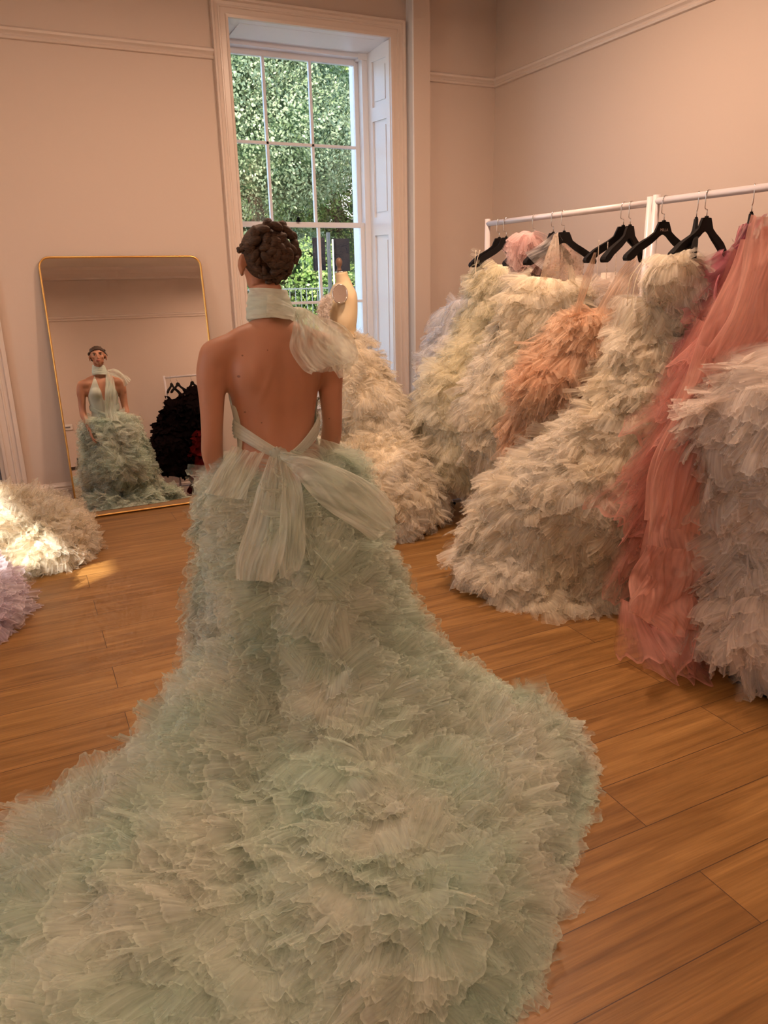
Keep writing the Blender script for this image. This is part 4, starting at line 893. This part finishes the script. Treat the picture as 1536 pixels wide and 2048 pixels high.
# ------------------------------------------------------------------ hangers and racks
def hanger(x, y, zb, yaw, label, group='black hangers on the racks', w=.41, text=False, hook=True, tilt=0, droop=.11):
    """zb = bar axis height; the hook goes over the bar"""
    t = empty('clothes_hanger', (x, y, zb), label, 'hanger', group); zt = zb-.098
    Rm = Matrix.Translation((x, y, zb)) @ Matrix.Rotation(yaw, 4, 'Z') @ Matrix.Rotation(tilt, 4, 'Y') @ Matrix.Translation((-x, -y, -zb))
    # body in the local x-z plane: shoulders, neck block and arms with flared rounded ends
    top = [(0, 0), (.030, -.002), (.040, -.022), (.052, -.048), (.080, -.068), (.12, -.090), (.155, -.111), (w/2-.018, -.128-droop*.1), (w/2-.004, -.142-droop*.1), (w/2, -.155-droop*.1)]
    bot = [(0, -.060), (.012, -.062), (.026, -.070), (.040, -.082), (.066, -.101), (.104, -.123), (.138, -.143), (w/2-.038, -.160-droop*.1), (w/2-.02, -.169-droop*.1), (w/2-.005, -.168-droop*.1)]
    T2 = [(-a, b) for a, b in top[::-1][:-1]] + top; B2 = [(-a, b) for a, b in bot[::-1][:-1]] + bot
    bm = bmesh.new(); n = len(T2)
    def hw(a): return .0060+.010*min(1, max(0, (abs(a)-.05)/(w/2-.05)))
    curve = lambda a: .025*(abs(a)/(w/2))**2
    q4 = [[bm.verts.new((x+a, y+curve(a)+sg_*hw(a), zt+b)) for a, b in LL] for LL, sg_ in ((T2, -1), (T2, 1), (B2, 1), (B2, -1))]
    for r1, r2 in zip(q4, q4[1:]+q4[:1]):
        for i in range(n-1): bm.faces.new((r1[i], r2[i], r2[i+1], r1[i+1]))
    bm.faces.new([r[0] for r in q4]); bm.faces.new([r[-1] for r in q4][::-1])
    bmesh.ops.bevel(bm, geom=[e for e in bm.edges if e.calc_face_angle(0) > .9], offset=.0025, segments=2, affect='EDGES')
    add_box(bm, x-.007, x+.007, y-.006, y+.006, zt-.002, zt+.006)
    bmesh.ops.transform(bm, matrix=Rm, verts=bm.verts); bm_obj('body', bm, M['black'], t)
    P = [(0, zt-.0), (0, zt+.028), (.0, zt+.034), (-.016, zt+.037), (-.019, zt+.043), (-.0195, zb-.006)]
    P += [(-.0195*math.cos(a), zb+.0+.0195*math.sin(a)) for a in np.linspace(0.15, 2.7, 10)]
    bm = bmesh.new(); V, F = tube_np([(x, y+p[0]*-1, p[1]) if False else (x+p[0]+(.0), y, p[1]) for p in P], .0022, 8); add_np(bm, V, F)
    bmesh.ops.transform(bm, matrix=Rm, verts=bm.verts); bm_obj('hook', bm, M['chrome'], t, True)
    if text:
        cu = bpy.data.curves.new('lettering', 'FONT'); cu.body = text; cu.size = .019; cu.align_x = 'CENTER'; cu.extrude = .0003
        to = bpy.data.objects.new('lettering', cu); COL.objects.link(to); dg = bpy.context.evaluated_depsgraph_get(); dg.update()
        mt_ = bpy.data.meshes.new_from_object(to.evaluated_get(dg)); bpy.data.objects.remove(to)
        mt_.transform(Rm @ Matrix.Translation((x, y-.0072, zt-.045)) @ Matrix.Rotation(R_(90), 4, 'X')); mt_.materials.clear(); link('lettering', mt_, M['silver_ink'], t, False)
    return t
M['silver_ink'] = mat('silver ink', (.5, .42, .38), .4, .6)
def rack(label, p0, p1, zb, r=.017, ends=(1, 1), feet=True):
    t = empty('garment_rack', (*((np.array(p0)+p1)/2), 0), label, 'garment rack', 'white garment racks'); p0, p1 = np.array(p0, float), np.array(p1, float)
    tube('bar', [(*p0, zb), (*p1, zb)], r, M['rail'], t, 20); d = (p1-p0)/np.linalg.norm(p1-p0); nrm = np.array([-d[1], d[0]])
    for p, e in ((p0, ends[0]), (p1, ends[1])):
        if not e: continue
        tube('post', [(*p, .05), (*p, zb+.03)], r*1.05, M['rail'], t, 20)
        tube('foot', [(*(p-nrm*.26), .035), (*(p+nrm*.26), .035)], .014, M['rail'], t, 14)
        for s_ in (-1, 1): bm = bmesh.new(); sph(bm, (*(p+nrm*.25*s_), .02), (.02, .02, .02), 12, 8); bm_obj('caster', bm, M['dark_metal'], t, True)
    tube('lower_rail', [(*p0, .16), (*p1, .16)], .012, M['rail'], t, 12); return t
BX, BZ = 2.95, 1.925
rack('white tubular garment rack by the corner holding ivory and peach gowns', (BX, 4.50), (BX, 3.04), BZ)
rack('white tubular garment rack at the right holding cream and rose gowns', (BX, 3.0), (BX, 1.35), BZ+.005)
H = [(4.36, -3, 'black hanger nearest the corner post, pale straps on its tip'), (4.28, -25, 'black hanger half hidden behind the first one by the corner post'),
     (3.98, 0, 'black hanger holding the ivory gown, left tip banded with clear strap'), (3.80, 10, 'black hanger inside the sheer pink bodice'), (3.70, -22, 'black hanger with long arm sloping over the sequinned bodice'),
     (3.22, -8, 'black hanger with bright chrome hook carrying the peach straps'), (3.17, 18, 'black hanger crossed just behind the one with the bright hook'),
     (2.94, -2, 'black hanger with a silver word printed on its neck'), (2.74, 50, 'black hanger seen edge-on with clear strap round its neck'), (2.68, 7, 'empty-looking black hanger with a wide right arm above the cream puff'), (2.44, 46, 'black hanger seen edge-on above the rose gown')]
for i, (yy, yaw, lb) in enumerate(H): hanger(BX, yy, BZ+(.002 if yy > 3 else .006), R_(yaw), lb, text='MILLA' if i == 7 else False)
# ------------------------------------------------------------------ hanging gowns
def P3(x, y, Y): return tuple(at(x, y, Y))
def gown_(name, label, rg_, mt, inner, n, L=(.08, .15), Wd=(.10, .2), seed=1, ratio=.6, rows=60, lump=.03, lf=9, flow=None, wt=None, noise=.55, lift=(.35, 1.1), curl=(.2, 1.3), pitch=(.012, .02), amp=(.004, .009), nu=34, group='tulle gowns', cat='gown', extra=None, rname='ruffles'):
    R = [ringpx(*r, ratio) if len(r) == 4 else (ringpx(*r) if len(r) == 5 else r) for r in rg_]
    sf = Surf(R, rows, lump, lf, seed); b = sf.G[..., :2].reshape(-1, 2).mean(0)
    t = empty(name, (b[0], b[1], float(sf.G[..., 2].min())), label, cat, group); ln = sf.mesh('lining', inner, t, .015); rng = np.random.default_rng(seed)
    ruffles(rname, sf, t, mt, n, L, Wd, rng, flow, wt, lift, curl, pitch, amp, nu, 5, noise=noise); return t, sf
def strap(t, pts, w, mt, name='strap'):
    P = smooth_path(pts, 6); bm = bmesh.new(); V, F = tube_np(P, w, 8); add_np(bm, V, F); o = bm_obj(name, bm, mt, t, True); return o
def sheet(t, name, A, B, mt, pl=6, amp=.008, seed=1, low=.015): return drape(name, A3(A), A3(B), mt, t, 40, 18, pl, amp, seed, low)
# outward flow for piles: away from the piece's middle, upward tips
fr = lambda sd: np.random.default_rng(sd)
g, _ = gown_('tulle_gown', 'white tulle gown at the far left of the rack, beside the pilaster', [(598, 905, 960, 4.95), (640, 890, 960, 4.95), (700, 870, 960, 4.9), (760, 858, 950, 4.9), (830, 850, 950, 4.85), (900, 860, 950, 4.8)], M['snow'], M['snow_in'], 260, seed=21)
g, _ = gown_('tulle_gown', 'ivory tulle gown on the corner hanger, leftmost of the hanging cream gowns', [(535, 985, 1040, 4.3), (570, 955, 1045, 4.3), (630, 925, 1040, 4.32), (700, 890, 1025, 4.35), (770, 860, 1000, 4.4), (840, 845, 965, 4.4), (910, 850, 960, 4.35), (960, 870, 960, 4.3)], M['ivory'], M['ivory_in'], 620, seed=22)
for dx in (0, 8): strap(g, [P3(952+dx, 500, 4.3), P3(950+dx*.4, 525, 4.3), P3(953-dx*.3, 552, 4.3)], .0018, M['cream_in'])
sheet(g, 'shoulder_drape', [(1040, 520, 4.2), (1030, 560, 4.2), (1010, 620, 4.2)], [(1065, 515, 4.15), (1060, 570, 4.15), (1050, 620, 4.15)], M['ivory'])
g, _ = gown_('tulle_gown', 'pink tulle gown with puffed sleeves hanging behind the sequinned bodice', [(500, 1045, 1120, 4.0), (540, 1050, 1150, 4.0), (590, 1060, 1165, 4.0), (650, 1055, 1160, 4.0), (720, 1040, 1150, 4.0)], M['pink'], M['pink'], 90, seed=23, lump=.01, L=(.06, .10), Wd=(.1, .16), lift=(.1, .5))
for (cx_, cy_, r_, sd) in ((1052, 508, .10, 1), (1112, 545, .14, 2)):
    c_ = at(cx_, cy_, 3.95); s2 = Surf([ell(c_[0], c_[1], c_[2]+r_*k, r_*q*.75, r_*q*.75, n=24) for k, q in ((1.25, .2), (1, .6), (.5, .95), (0, 1.05), (-.5, .9), (-.9, .45))], 20, .008, 30, sd)
    o = s2.mesh('puff_sleeve', M['pink_in'] if 'pink_in' in M else cloth('pink lining', (.84, .55, .53)), g); M['pink_in'] = o.data.materials[0]
    V, F, UV = fans(*(lambda q: (q[0], q[1], q[3]))(s2.sample(60, fr(sd))), .09, .14, .15, .4, fr(sd), 30, 4, .02, .003); mesh_np('sleeve_tulle', V, F, M['pink'], o, True, *UV)
g, _ = gown_('tulle_gown', 'ivory tulle gown with sequinned bodice, second of the hanging cream gowns', [(562, 1065, 1145, 3.72), (590, 1030, 1175, 3.72), (640, 1000, 1185, 3.72), (700, 975, 1165, 3.75), (770, 950, 1130, 3.78), (840, 932, 1100, 3.8), (890, 935, 1060, 3.8), (930, 950, 1020, 3.8)], M['cream'], M['cream_in'], 640, seed=24)
sheet(g, 'bodice', [(1108, 468, 3.7), (1092, 510, 3.66), (1078, 560, 3.66), (1070, 590, 3.66)], [(1116, 465, 3.7), (1120, 510, 3.66), (1118, 560, 3.66), (1112, 590, 3.66)], M['sequin'], 2, .002, 3, .004)
sheet(g, 'lace_bodice', [(1118, 468, 3.72), (1120, 520, 3.7), (1118, 590, 3.7)], [(1132, 465, 3.72), (1165, 520, 3.7), (1160, 590, 3.7)], M['sequin'], 4, .004, 4, .008)
sheet(g, 'sheer_shoulder', [(1112, 462, 3.72), (1085, 485, 3.72), (1050, 505, 3.74)], [(1120, 470, 3.7), (1130, 500, 3.7), (1085, 540, 3.72)], M['snow'], 6, .004, 5)
g, _ = gown_('tulle_gown', 'peach tulle gown hanging from long gathered straps', [(618, 1150, 1230, 3.28), (650, 1125, 1235, 3.26), (700, 1090, 1225, 3.26), (750, 1065, 1205, 3.28), (800, 1045, 1185, 3.3), (850, 1032, 1150, 3.34), (900, 1030, 1100, 3.38)], M['peach'], M['peach_in'], 760, seed=25, L=(.10, .19), Wd=(.06, .14), noise=.35, lift=(.2, .8), lump=.035)
sheet(g, 'gathered_strap', [(1188, 505, 3.22), (1165, 560, 3.22), (1146, 625, 3.22)], [(1193, 505, 3.22), (1183, 560, 3.22), (1160, 628, 3.22)], M['peach'], 4, .005, 6, .008)
sheet(g, 'gathered_strap', [(1266, 508, 3.14), (1225, 560, 3.14), (1190, 625, 3.16)], [(1275, 506, 3.12), (1266, 560, 3.12), (1240, 640, 3.14)], M['peach'], 6, .005, 7, .01)
g, _ = gown_('tulle_gown', 'peach pink sheer gown with glitter straps behind the peach gown', [(545, 1195, 1275, 3.4), (580, 1190, 1290, 3.4), (640, 1190, 1300, 3.4), (720, 1190, 1300, 3.4)], M['blush'], M['blush_in'], 60, seed=26, lump=.01, lift=(.1, .4))
for xx in (1196, 1214, 1232, 1258): strap(g, [P3(xx+2, 480+(xx-1196)*.2, 3.2), P3(xx, 520, 3.2), P3(xx-2, 560, 3.2)], .0022, M['sequin'])
big, bs = gown_('tulle_gown', 'large cream tulle gown spreading widest across the floor under the right rack', [(596, 1250, 1345, 2.86), (640, 1256, 1385, 2.84), (700, 1240, 1390, 2.82), (760, 1218, 1385, 2.82), (820, 1172, 1375, 2.84), (880, 1100, 1360, 2.88), (940, 1005, 1340, 2.94), (1000, 930, 1325, 3.0), (1070, 905, 1310, 3.02), (1130, 895, 1290, 2.98), (1175, 930, 1270, 2.9)], M['cream'], M['cream_in'], 1500, seed=27, ratio=.55, rows=80, lump=.045, lf=7, Wd=(.08, .2), L=(.08, .17), pitch=(.01, .018))
strap(big, [P3(1290, 520, 2.84), P3(1272, 560, 2.84), P3(1262, 612, 2.84)], .002, M['cream_in']); strap(big, [P3(1286, 520, 2.86), P3(1260, 560, 2.86), P3(1254, 612, 2.86)], .002, M['cream_in'])
sheet(big, 'glitter_bodice', [(1335, 590, 2.78), (1325, 615, 2.76), (1318, 640, 2.76)], [(1346, 590, 2.78), (1350, 615, 2.76), (1345, 640, 2.76)], M['sequin'], 3, .003, 8, .004)
sheet(big, 'ribbon', [(1352, 590, 2.74), (1348, 640, 2.74), (1342, 690, 2.74)], [(1362, 590, 2.74), (1358, 640, 2.74), (1354, 690, 2.74)], M['cream'], 2, .002, 9, .003)
def puff(parent, name, cx_, cy_, Y, rx, rz, mt, n, sd, inner=None, solid=True):
    c_ = at(cx_, cy_, Y); s2 = Surf([ell(c_[0], c_[1], c_[2]+rz*k, rx*q, rx*q*.8, n=32) for k, q in ((1.05, .15), (.85, .55), (.45, .92), (0, 1.0), (-.5, .9), (-.9, .5))], 24, .015, 12, sd)
    if solid: s2.mesh(name, inner or mt, parent)
    V, F, UV = fans(*(lambda q: (q[0], q[1], q[3]))(s2.sample(n, fr(sd))), .09, .16, .3, .6, fr(sd), 34, 5, .016, .004); mesh_np(name+'_layers', V, F, mt, parent, True, *UV)
puff(big, 'puff_sleeve', 1345, 552, 2.72, .115, .10, M['cream'], 90, 31, M['cream'])
puff(big, 'puff_sleeve', 1392, 575, 2.64, .10, .12, M['blush'], 50, 32, M['blush'])
puff(big, 'hip_puff', 1372, 680, 2.66, .06, .15, M['cream'], 40, 33, M['cream'])
# mauve and rose gowns
mv, _ = gown_('tulle_gown', 'mauve tulle gown mostly hidden behind the dusty rose gown', [(500, 1440, 1500, 2.5), (560, 1425, 1500, 2.5), (620, 1410, 1490, 2.5), (690, 1385, 1460, 2.5), (760, 1375, 1440, 2.52)], M['mauve'], M['mauve_in'] if 'mauve_in' in M else cloth('mauve lining', (.5, .18, .22)), 60, seed=41, lump=.02, lift=(.1, .5), pitch=(.03, .05), amp=(.006, .01))
sheet(mv, 'ruffled_shoulder', [(1478, 450, 2.42), (1470, 480, 2.40), (1464, 490, 2.38)], [(1536, 425, 2.36), (1510, 460, 2.36), (1480, 500, 2.36)], M['mauve'], 7, .01, 10)
sheet(mv, 'ruffled_shoulder', [(1490, 470, 2.38), (1475, 500, 2.38), (1466, 530, 2.4)], [(1512, 470, 2.36), (1502, 510, 2.36), (1494, 545, 2.38)], M['mauve'], 6, .008, 11)
rs, _ = gown_('tulle_gown', 'dusty rose tulle gown draped diagonally down to the floor', [(455, 1530, 1600, 2.3), (500, 1505, 1620, 2.28), (580, 1470, 1610, 2.28), (660, 1435, 1590, 2.28), (740, 1400, 1570, 2.28), (820, 1365, 1530, 2.3), (900, 1330, 1480, 2.32), (980, 1300, 1440, 2.34), (1060, 1290, 1420, 2.35), (1130, 1285, 1400, 2.32), (1190, 1270, 1400, 2.28), (1230, 1265, 1400, 2.22), (1255, 1290, 1400, 2.16)], M['rose'], M['rose_in'], 90, seed=42, ratio=.5, rows=80, lump=.035, lf=6, L=(.22, .38), Wd=(.16, .30), lift=(.0, .16), curl=(.0, .25), pitch=(.05, .10), amp=(.005, .012), nu=40, noise=.28)
for k_, (a_, b_) in enumerate((
    ([(1482, 478, 2.17), (1436, 610, 2.15), (1388, 715, 2.14), (1352, 800, 2.14)], [(1610, 470, 2.10), (1610, 620, 2.08), (1560, 750, 2.08), (1470, 840, 2.1)]),
    ([(1500, 430, 2.14), (1470, 540, 2.12), (1450, 640, 2.10), (1400, 720, 2.10)], [(1640, 430, 2.08), (1640, 540, 2.06), (1620, 640, 2.04), (1560, 700, 2.05)]),
    ([(1402, 690, 2.12), (1352, 820, 2.12), (1305, 940, 2.14), (1288, 1040, 2.17)], [(1540, 720, 2.06), (1482, 830, 2.08), (1425, 930, 2.10), (1400, 1040, 2.14)]),
    ([(1340, 880, 2.10), (1300, 985, 2.13), (1286, 1070, 2.15), (1300, 1130, 2.16)], [(1450, 890, 2.06), (1412, 990, 2.09), (1398, 1080, 2.12), (1396, 1150, 2.12)]),
    ([(1420, 760, 2.05), (1385, 870, 2.06), (1350, 960, 2.08), (1330, 1060, 2.1)], [(1500, 770, 2.02), (1450, 880, 2.03), (1410, 980, 2.06), (1400, 1070, 2.08)]),
    ([(1296, 1090, 2.14), (1268, 1160, 2.1), (1256, 1225, 2.03)], [(1400, 1100, 2.1), (1404, 1180, 2.04), (1396, 1262, 1.95)]),
    ([(1290, 1150, 2.1), (1254, 1205, 2.04), (1290, 1240, 2.0)], [(1396, 1150, 2.08), (1380, 1215, 2.0), (1370, 1275, 1.94)]))):
    sheet(rs, 'draped_layer', a_, b_, M['rose_soft'], 6+k_ % 3, .012, 60+k_, .03)
gown_('tulle_gown', 'blush cream tulle gown at the right edge, nearest of the rack gowns', [(730, 1530, 1760, 1.80), (785, 1455, 1780, 1.80), (840, 1385, 1790, 1.82), (900, 1355, 1790, 1.84), (980, 1360, 1790, 1.86), (1060, 1385, 1790, 1.87), (1130, 1385, 1790, 1.86), (1180, 1370, 1790, 1.84), (1225, 1370, 1780, 1.80), (1265, 1405, 1750, 1.76), (1290, 1470, 1720, 1.72)], M['blush'], M['blush_in'], 950, seed=43, ratio=.6, rows=70, lump=.035, lf=8, L=(.10, .19), Wd=(.10, .22), pitch=(.010, .018))
# dark hem on the floor at the right edge
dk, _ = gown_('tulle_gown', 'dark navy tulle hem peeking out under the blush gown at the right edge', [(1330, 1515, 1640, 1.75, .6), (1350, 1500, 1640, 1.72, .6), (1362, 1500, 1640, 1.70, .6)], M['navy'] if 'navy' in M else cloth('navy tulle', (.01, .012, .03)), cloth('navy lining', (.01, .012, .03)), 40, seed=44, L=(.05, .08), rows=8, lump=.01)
# ------------------------------------------------------------------ left: gowns on the floor
lc = [(.26, 4.75), (.24, 5.0), (.14, 5.2), (.0, 5.35), (-.3, 5.5), (-.8, 5.45), (-.9, 4.9), (-.7, 4.45), (-.3, 4.45), (.02, 4.42), (.20, 4.55)]
cc = (-.28, 4.95)
lt, _ = gown_('tulle_gown', 'cream tulle gown with sunlit train heaped on the floor left of the mirror', [poly_ring(lc, .36, cc, .10), poly_ring(lc, .33, cc, .32), poly_ring(lc, .27, cc, .6, inset=.04), poly_ring(lc, .18, cc, .86, inset=.05), poly_ring(lc, .08, cc, 1.0, inset=.07), poly_ring(lc, .012, cc, 1.0, inset=.08)], M['cream'], M['cream_in'], 1100, seed=51, lump=.03, lift=(.5, 1.3), L=(.08, .16), noise=.9, pitch=(.016, .03), amp=(.006, .012))
ll = [(-.17, 3.98), (-.2, 4.25), (-.4, 4.4), (-.8, 4.35), (-1.0, 4.0), (-.8, 3.6), (-.4, 3.62), (-.2, 3.78)]; cl = (-.55, 4.0)
gown_('tulle_gown', 'pale lilac tulle hem at the left edge of the floor', [poly_ring(ll, .22, cl, .15), poly_ring(ll, .2, cl, .5), poly_ring(ll, .14, cl, .85, inset=.04), poly_ring(ll, .02, cl, 1, inset=.05)], M['lilac'], M['lilac_in'], 380, seed=52, lump=.02, lift=(.4, 1.2), pitch=(.014, .025))
# ------------------------------------------------------------------ mannequin by the window
FY = 4.85
mq = empty('dress_form', (2.03, FY, 0), 'cream linen dress form with wooden neck knob and chrome shoulder plate by the window', 'dress form')
bm = bmesh.new()
def fr_ring(y, xl, xr, dpt): a, b = at(xl, y, FY), at(xr, y, FY); return ((float(a[0]+b[0])/2, FY, float(a[2]+b[2])/2), float(b[0]-a[0])/2, dpt)
loft(bm, [fr_ring(545, 671, 693, .050), fr_ring(556, 672, 696, .054), fr_ring(566, 672, 701, .07), fr_ring(578, 667, 705, .125), fr_ring(592, 663, 708, .155), fr_ring(612, 656, 709, .165), fr_ring(640, 652, 708, .165), fr_ring(665, 660, 706, .14), fr_ring(690, 668, 702, .13), fr_ring(720, 662, 712, .16)], 36)
bm_obj('torso', bm, M['linen'], mq, True)
k0 = at(682, 545, FY); bm = bmesh.new(); V, F = tube_np([(k0[0], FY, k0[2]-.003), (k0[0], FY, k0[2]+.008)], .036, 24); add_np(bm, V, F); bm_obj('neck_cap', bm, M['chrome'], mq, True)
bm = bmesh.new(); pr = [(0, .008), (.02, .012), (.013, .02), (.012, .035), (.021, .05), (.022, .07), (.014, .09), (0, .095)]
V = []; F = []
for r_, h_ in pr:
    for j in range(20): V.append((k0[0]-.012+max(r_, .0005)*math.cos(j*.31416), FY+max(r_, .0005)*math.sin(j*.31416), k0[2]+h_))
for k in range(len(pr)-1):
    for j in range(20): F.append((k*20+j, k*20+(j+1) % 20, (k+1)*20+(j+1) % 20, (k+1)*20+j))
mesh_np('finial', V, F, M['knob'], mq)
sp = at(680, 588, FY-.17); sp_n = Vector((-.35, -1, .12)).normalized(); Q = sp_n.to_track_quat('Z', 'X').to_matrix().to_4x4()
bm = bmesh.new()
bmesh.ops.create_cone(bm, cap_ends=True, segments=40, radius1=.05, radius2=.044, depth=.016, matrix=Matrix.Translation(sp) @ Q @ Matrix.Diagonal((1.25, 1, 1, 1)))
bmesh.ops.create_cone(bm, cap_ends=True, segments=12, radius1=.006, radius2=.005, depth=.012, matrix=Matrix.Translation(Vector(sp)+sp_n*.01) @ Q)
bm_obj('shoulder_plate', bm, M['chrome'], mq, False)
bm = bmesh.new(); V, F = tube_np([Vector(sp)+Q.to_3x3() @ Vector((.058*math.cos(t), .047*math.sin(t), .004)) for t in np.linspace(0, 2*math.pi, 40)], .005, 8); add_np(bm, V, F); bm_obj('plate_rim', bm, M['chrome'], mq, True)
tube('pole', [(2.03, FY, .03), (2.03, FY, 1.1)], .018, M['chrome'], mq); bm = bmesh.new(); V, F = tube_np([(2.03, FY, .0), (2.03, FY, .025), (2.03, FY, .03)], [.2, .2, .15], 32); add_np(bm, V, F); bm_obj('base', bm, M['dark_metal'], mq, True)
tc_ = [(1.62, 4.2), (1.80, 4.02), (2.10, 3.90), (2.35, 4.0), (2.52, 4.3), (2.62, 4.65), (2.55, 4.95), (2.3, 5.2), (1.95, 5.3), (1.6, 5.15), (1.45, 4.8), (1.5, 4.45)]; tcc = (2.05, 4.62)
dm, _ = gown_('tulle_gown', 'cream ruffled gown with a round floor train worn by the dress form', [(672, 668, 716, 4.8, 1.3), (695, 655, 745, 4.8, 1.1), (740, 650, 770, 4.8, 1.), (800, 650, 790, 4.75, .9), (850, 650, 805, 4.72, .9), poly_ring(tc_, .52, (2.05, 4.7), .62), poly_ring(tc_, .40, tcc, .78, inset=.02), poly_ring(tc_, .25, tcc, .97, inset=.05), poly_ring(tc_, .02, tcc, 1.0, inset=.06)], M['cream'], M['cream_in'], 1200, seed=61, rows=80, lump=.03, lf=10, L=(.06, .12), Wd=(.06, .14), noise=.8, lift=(.4, 1.3), curl=(.3, 1.8), pitch=(.012, .02), nu=28)
for pts, sd in ((((655, 600), (648, 615), (645, 632), (652, 648), (664, 662), (678, 672)), 1),):
    P = np.array([at(a, b, 4.72) for a, b in pts]); C = smooth_path(P, 12); n = len(C); rr = fr(sd)
    V, F, UV = fans(np.repeat(C, 3, 0), rr.normal(size=(n*3, 3))*[.6, .3, .5]+[-.3, -1, .2], rr.normal(size=(n*3, 3)), .04, .06, .7, 1.6, rr, 18, 5, .014, .004, floor=0); mesh_np('bust_ruffle', V, F, M['blush'], dm, True, *UV)
# ------------------------------------------------------------------ seen only in the mirror
def MP(x, y, Y):
    n = np.array([0, -math.cos(TH), math.sin(TH)]); q = np.array([0, MY, 0]); d = ray(x, y); t = ((q-CAM)@n)/(d@n); h = CAM+d*t; d2 = d-2*(d@n)*n; return h+d2*((Y-h[1])/d2[1])
rack('white garment rack against the front wall holding black gowns, seen in the mirror', (2.12, -1.45), (3.5, -1.30), 1.95)
for yx, yaw, lb in ((2.22, -50, 'empty black hanger at the end of the mirrored rack'), (2.32, -35, 'black hanger second from the end of the mirrored rack'), (2.55, 60, 'black hanger above the black gowns in the mirror')):
    hanger(yx, -1.45+(yx-2.12)*.108, 1.95, R_(yaw), lb, 'hangers on the mirrored rack')
def rg2(L, ratio=.7):
    out = []
    for y, xl, xr, Y in L:
        a, b = MP(xl, y, Y), MP(xr, y, Y); out.append(ell((a[0]+b[0])/2, Y, max(.02, (a[2]+b[2])/2), abs(b[0]-a[0])/2, abs(b[0]-a[0])/2*ratio))
    return out
gown_('tulle_gown', 'black ruffled tulle gown reflected in the mirror, hanging clear of the floor', rg2([(798, 338, 362, -1.3), (830, 325, 372, -1.3), (860, 312, 380, -1.3), (890, 305, 384, -1.3), (920, 308, 384, -1.3), (945, 325, 378, -1.3)]), M['blacktulle'], M['blacktulle'], 260, seed=71, nu=20, group='dark gowns on the mirrored rack', L=(.08, .14), pitch=(.02, .03))
gown_('tulle_gown', 'black gown with thin straps reflected at the right of the mirror', rg2([(772, 368, 396, -1.28), (800, 362, 400, -1.28), (850, 360, 410, -1.28), (900, 360, 414, -1.28), (945, 370, 408, -1.28)]), M['blacktulle'], M['blacktulle'], 160, seed=72, nu=20, group='dark gowns on the mirrored rack', pitch=(.02, .03))
gown_('tulle_gown', 'dark wine red gown reaching the floor at the right of the mirror', rg2([(860, 388, 430, -1.2), (900, 384, 430, -1.2), (940, 382, 435, -1.2), (975, 386, 440, -1.2)]), M['wine'], M['wine'], 120, seed=73, nu=20, group='dark gowns on the mirrored rack', lump=.01, pitch=(.04, .06))
rugo = boxes('carpet', [(1.6, 3.7, -1.95, .35, .0, .012)], M['rug']); tag(rugo, 'grey carpet under the mirrored rack of black gowns', 'carpet')
so = MP(132, 855, -1.99); st = empty('wall_socket', (so[0]+.03, YF, so[2]), 'small white double wall socket reflected beside the woman in the mirror', 'socket')
boxes('plate', [(so[0]-.045, so[0]+.1, YF, YF+.012, so[2]-.045, so[2]+.045)], M['plaster_white'], st, .003); boxes('switch', [(so[0]-.01, so[0]+.065, YF+.012, YF+.018, so[2]-.012, so[2]+.008)], M['grey_door'], st)
tb = empty('side_table', (.35, -1.3, 0), 'low dark wood side table with a shelf reflected at the left of the mirror', 'table')
boxes('tabletop', [(.05, .68, -1.5, -1.1, .62, .66)], M['dark_wood'], tb, .005); boxes('shelf', [(.08, .65, -1.48, -1.12, .36, .385)], M['dark_wood'], tb, .003)
for xx in (.08, .62):
    for yy in (-1.47, -1.16): boxes('leg', [(xx, xx+.035, yy, yy+.035, 0, .62)], M['dark_wood'], tb)
bx = empty('spray_bottle', (.62, -1.3, .66), 'small dark bottle standing on the side table in the mirror', 'bottle')
tube('bottle_body', [(.62, -1.3, .66), (.62, -1.3, .76)], .026, M['dark_wood'], bx, 16); boxes('spray_head', [(.60, .66, -1.315, -1.285, .765, .80)], M['dark_metal'], bx, .004)
for o in [o for o in bpy.data.objects if o.parent is None and 'kind' not in o and o.type in ('MESH',) and 'label' not in o]: print('UNLABELLED', o.name)
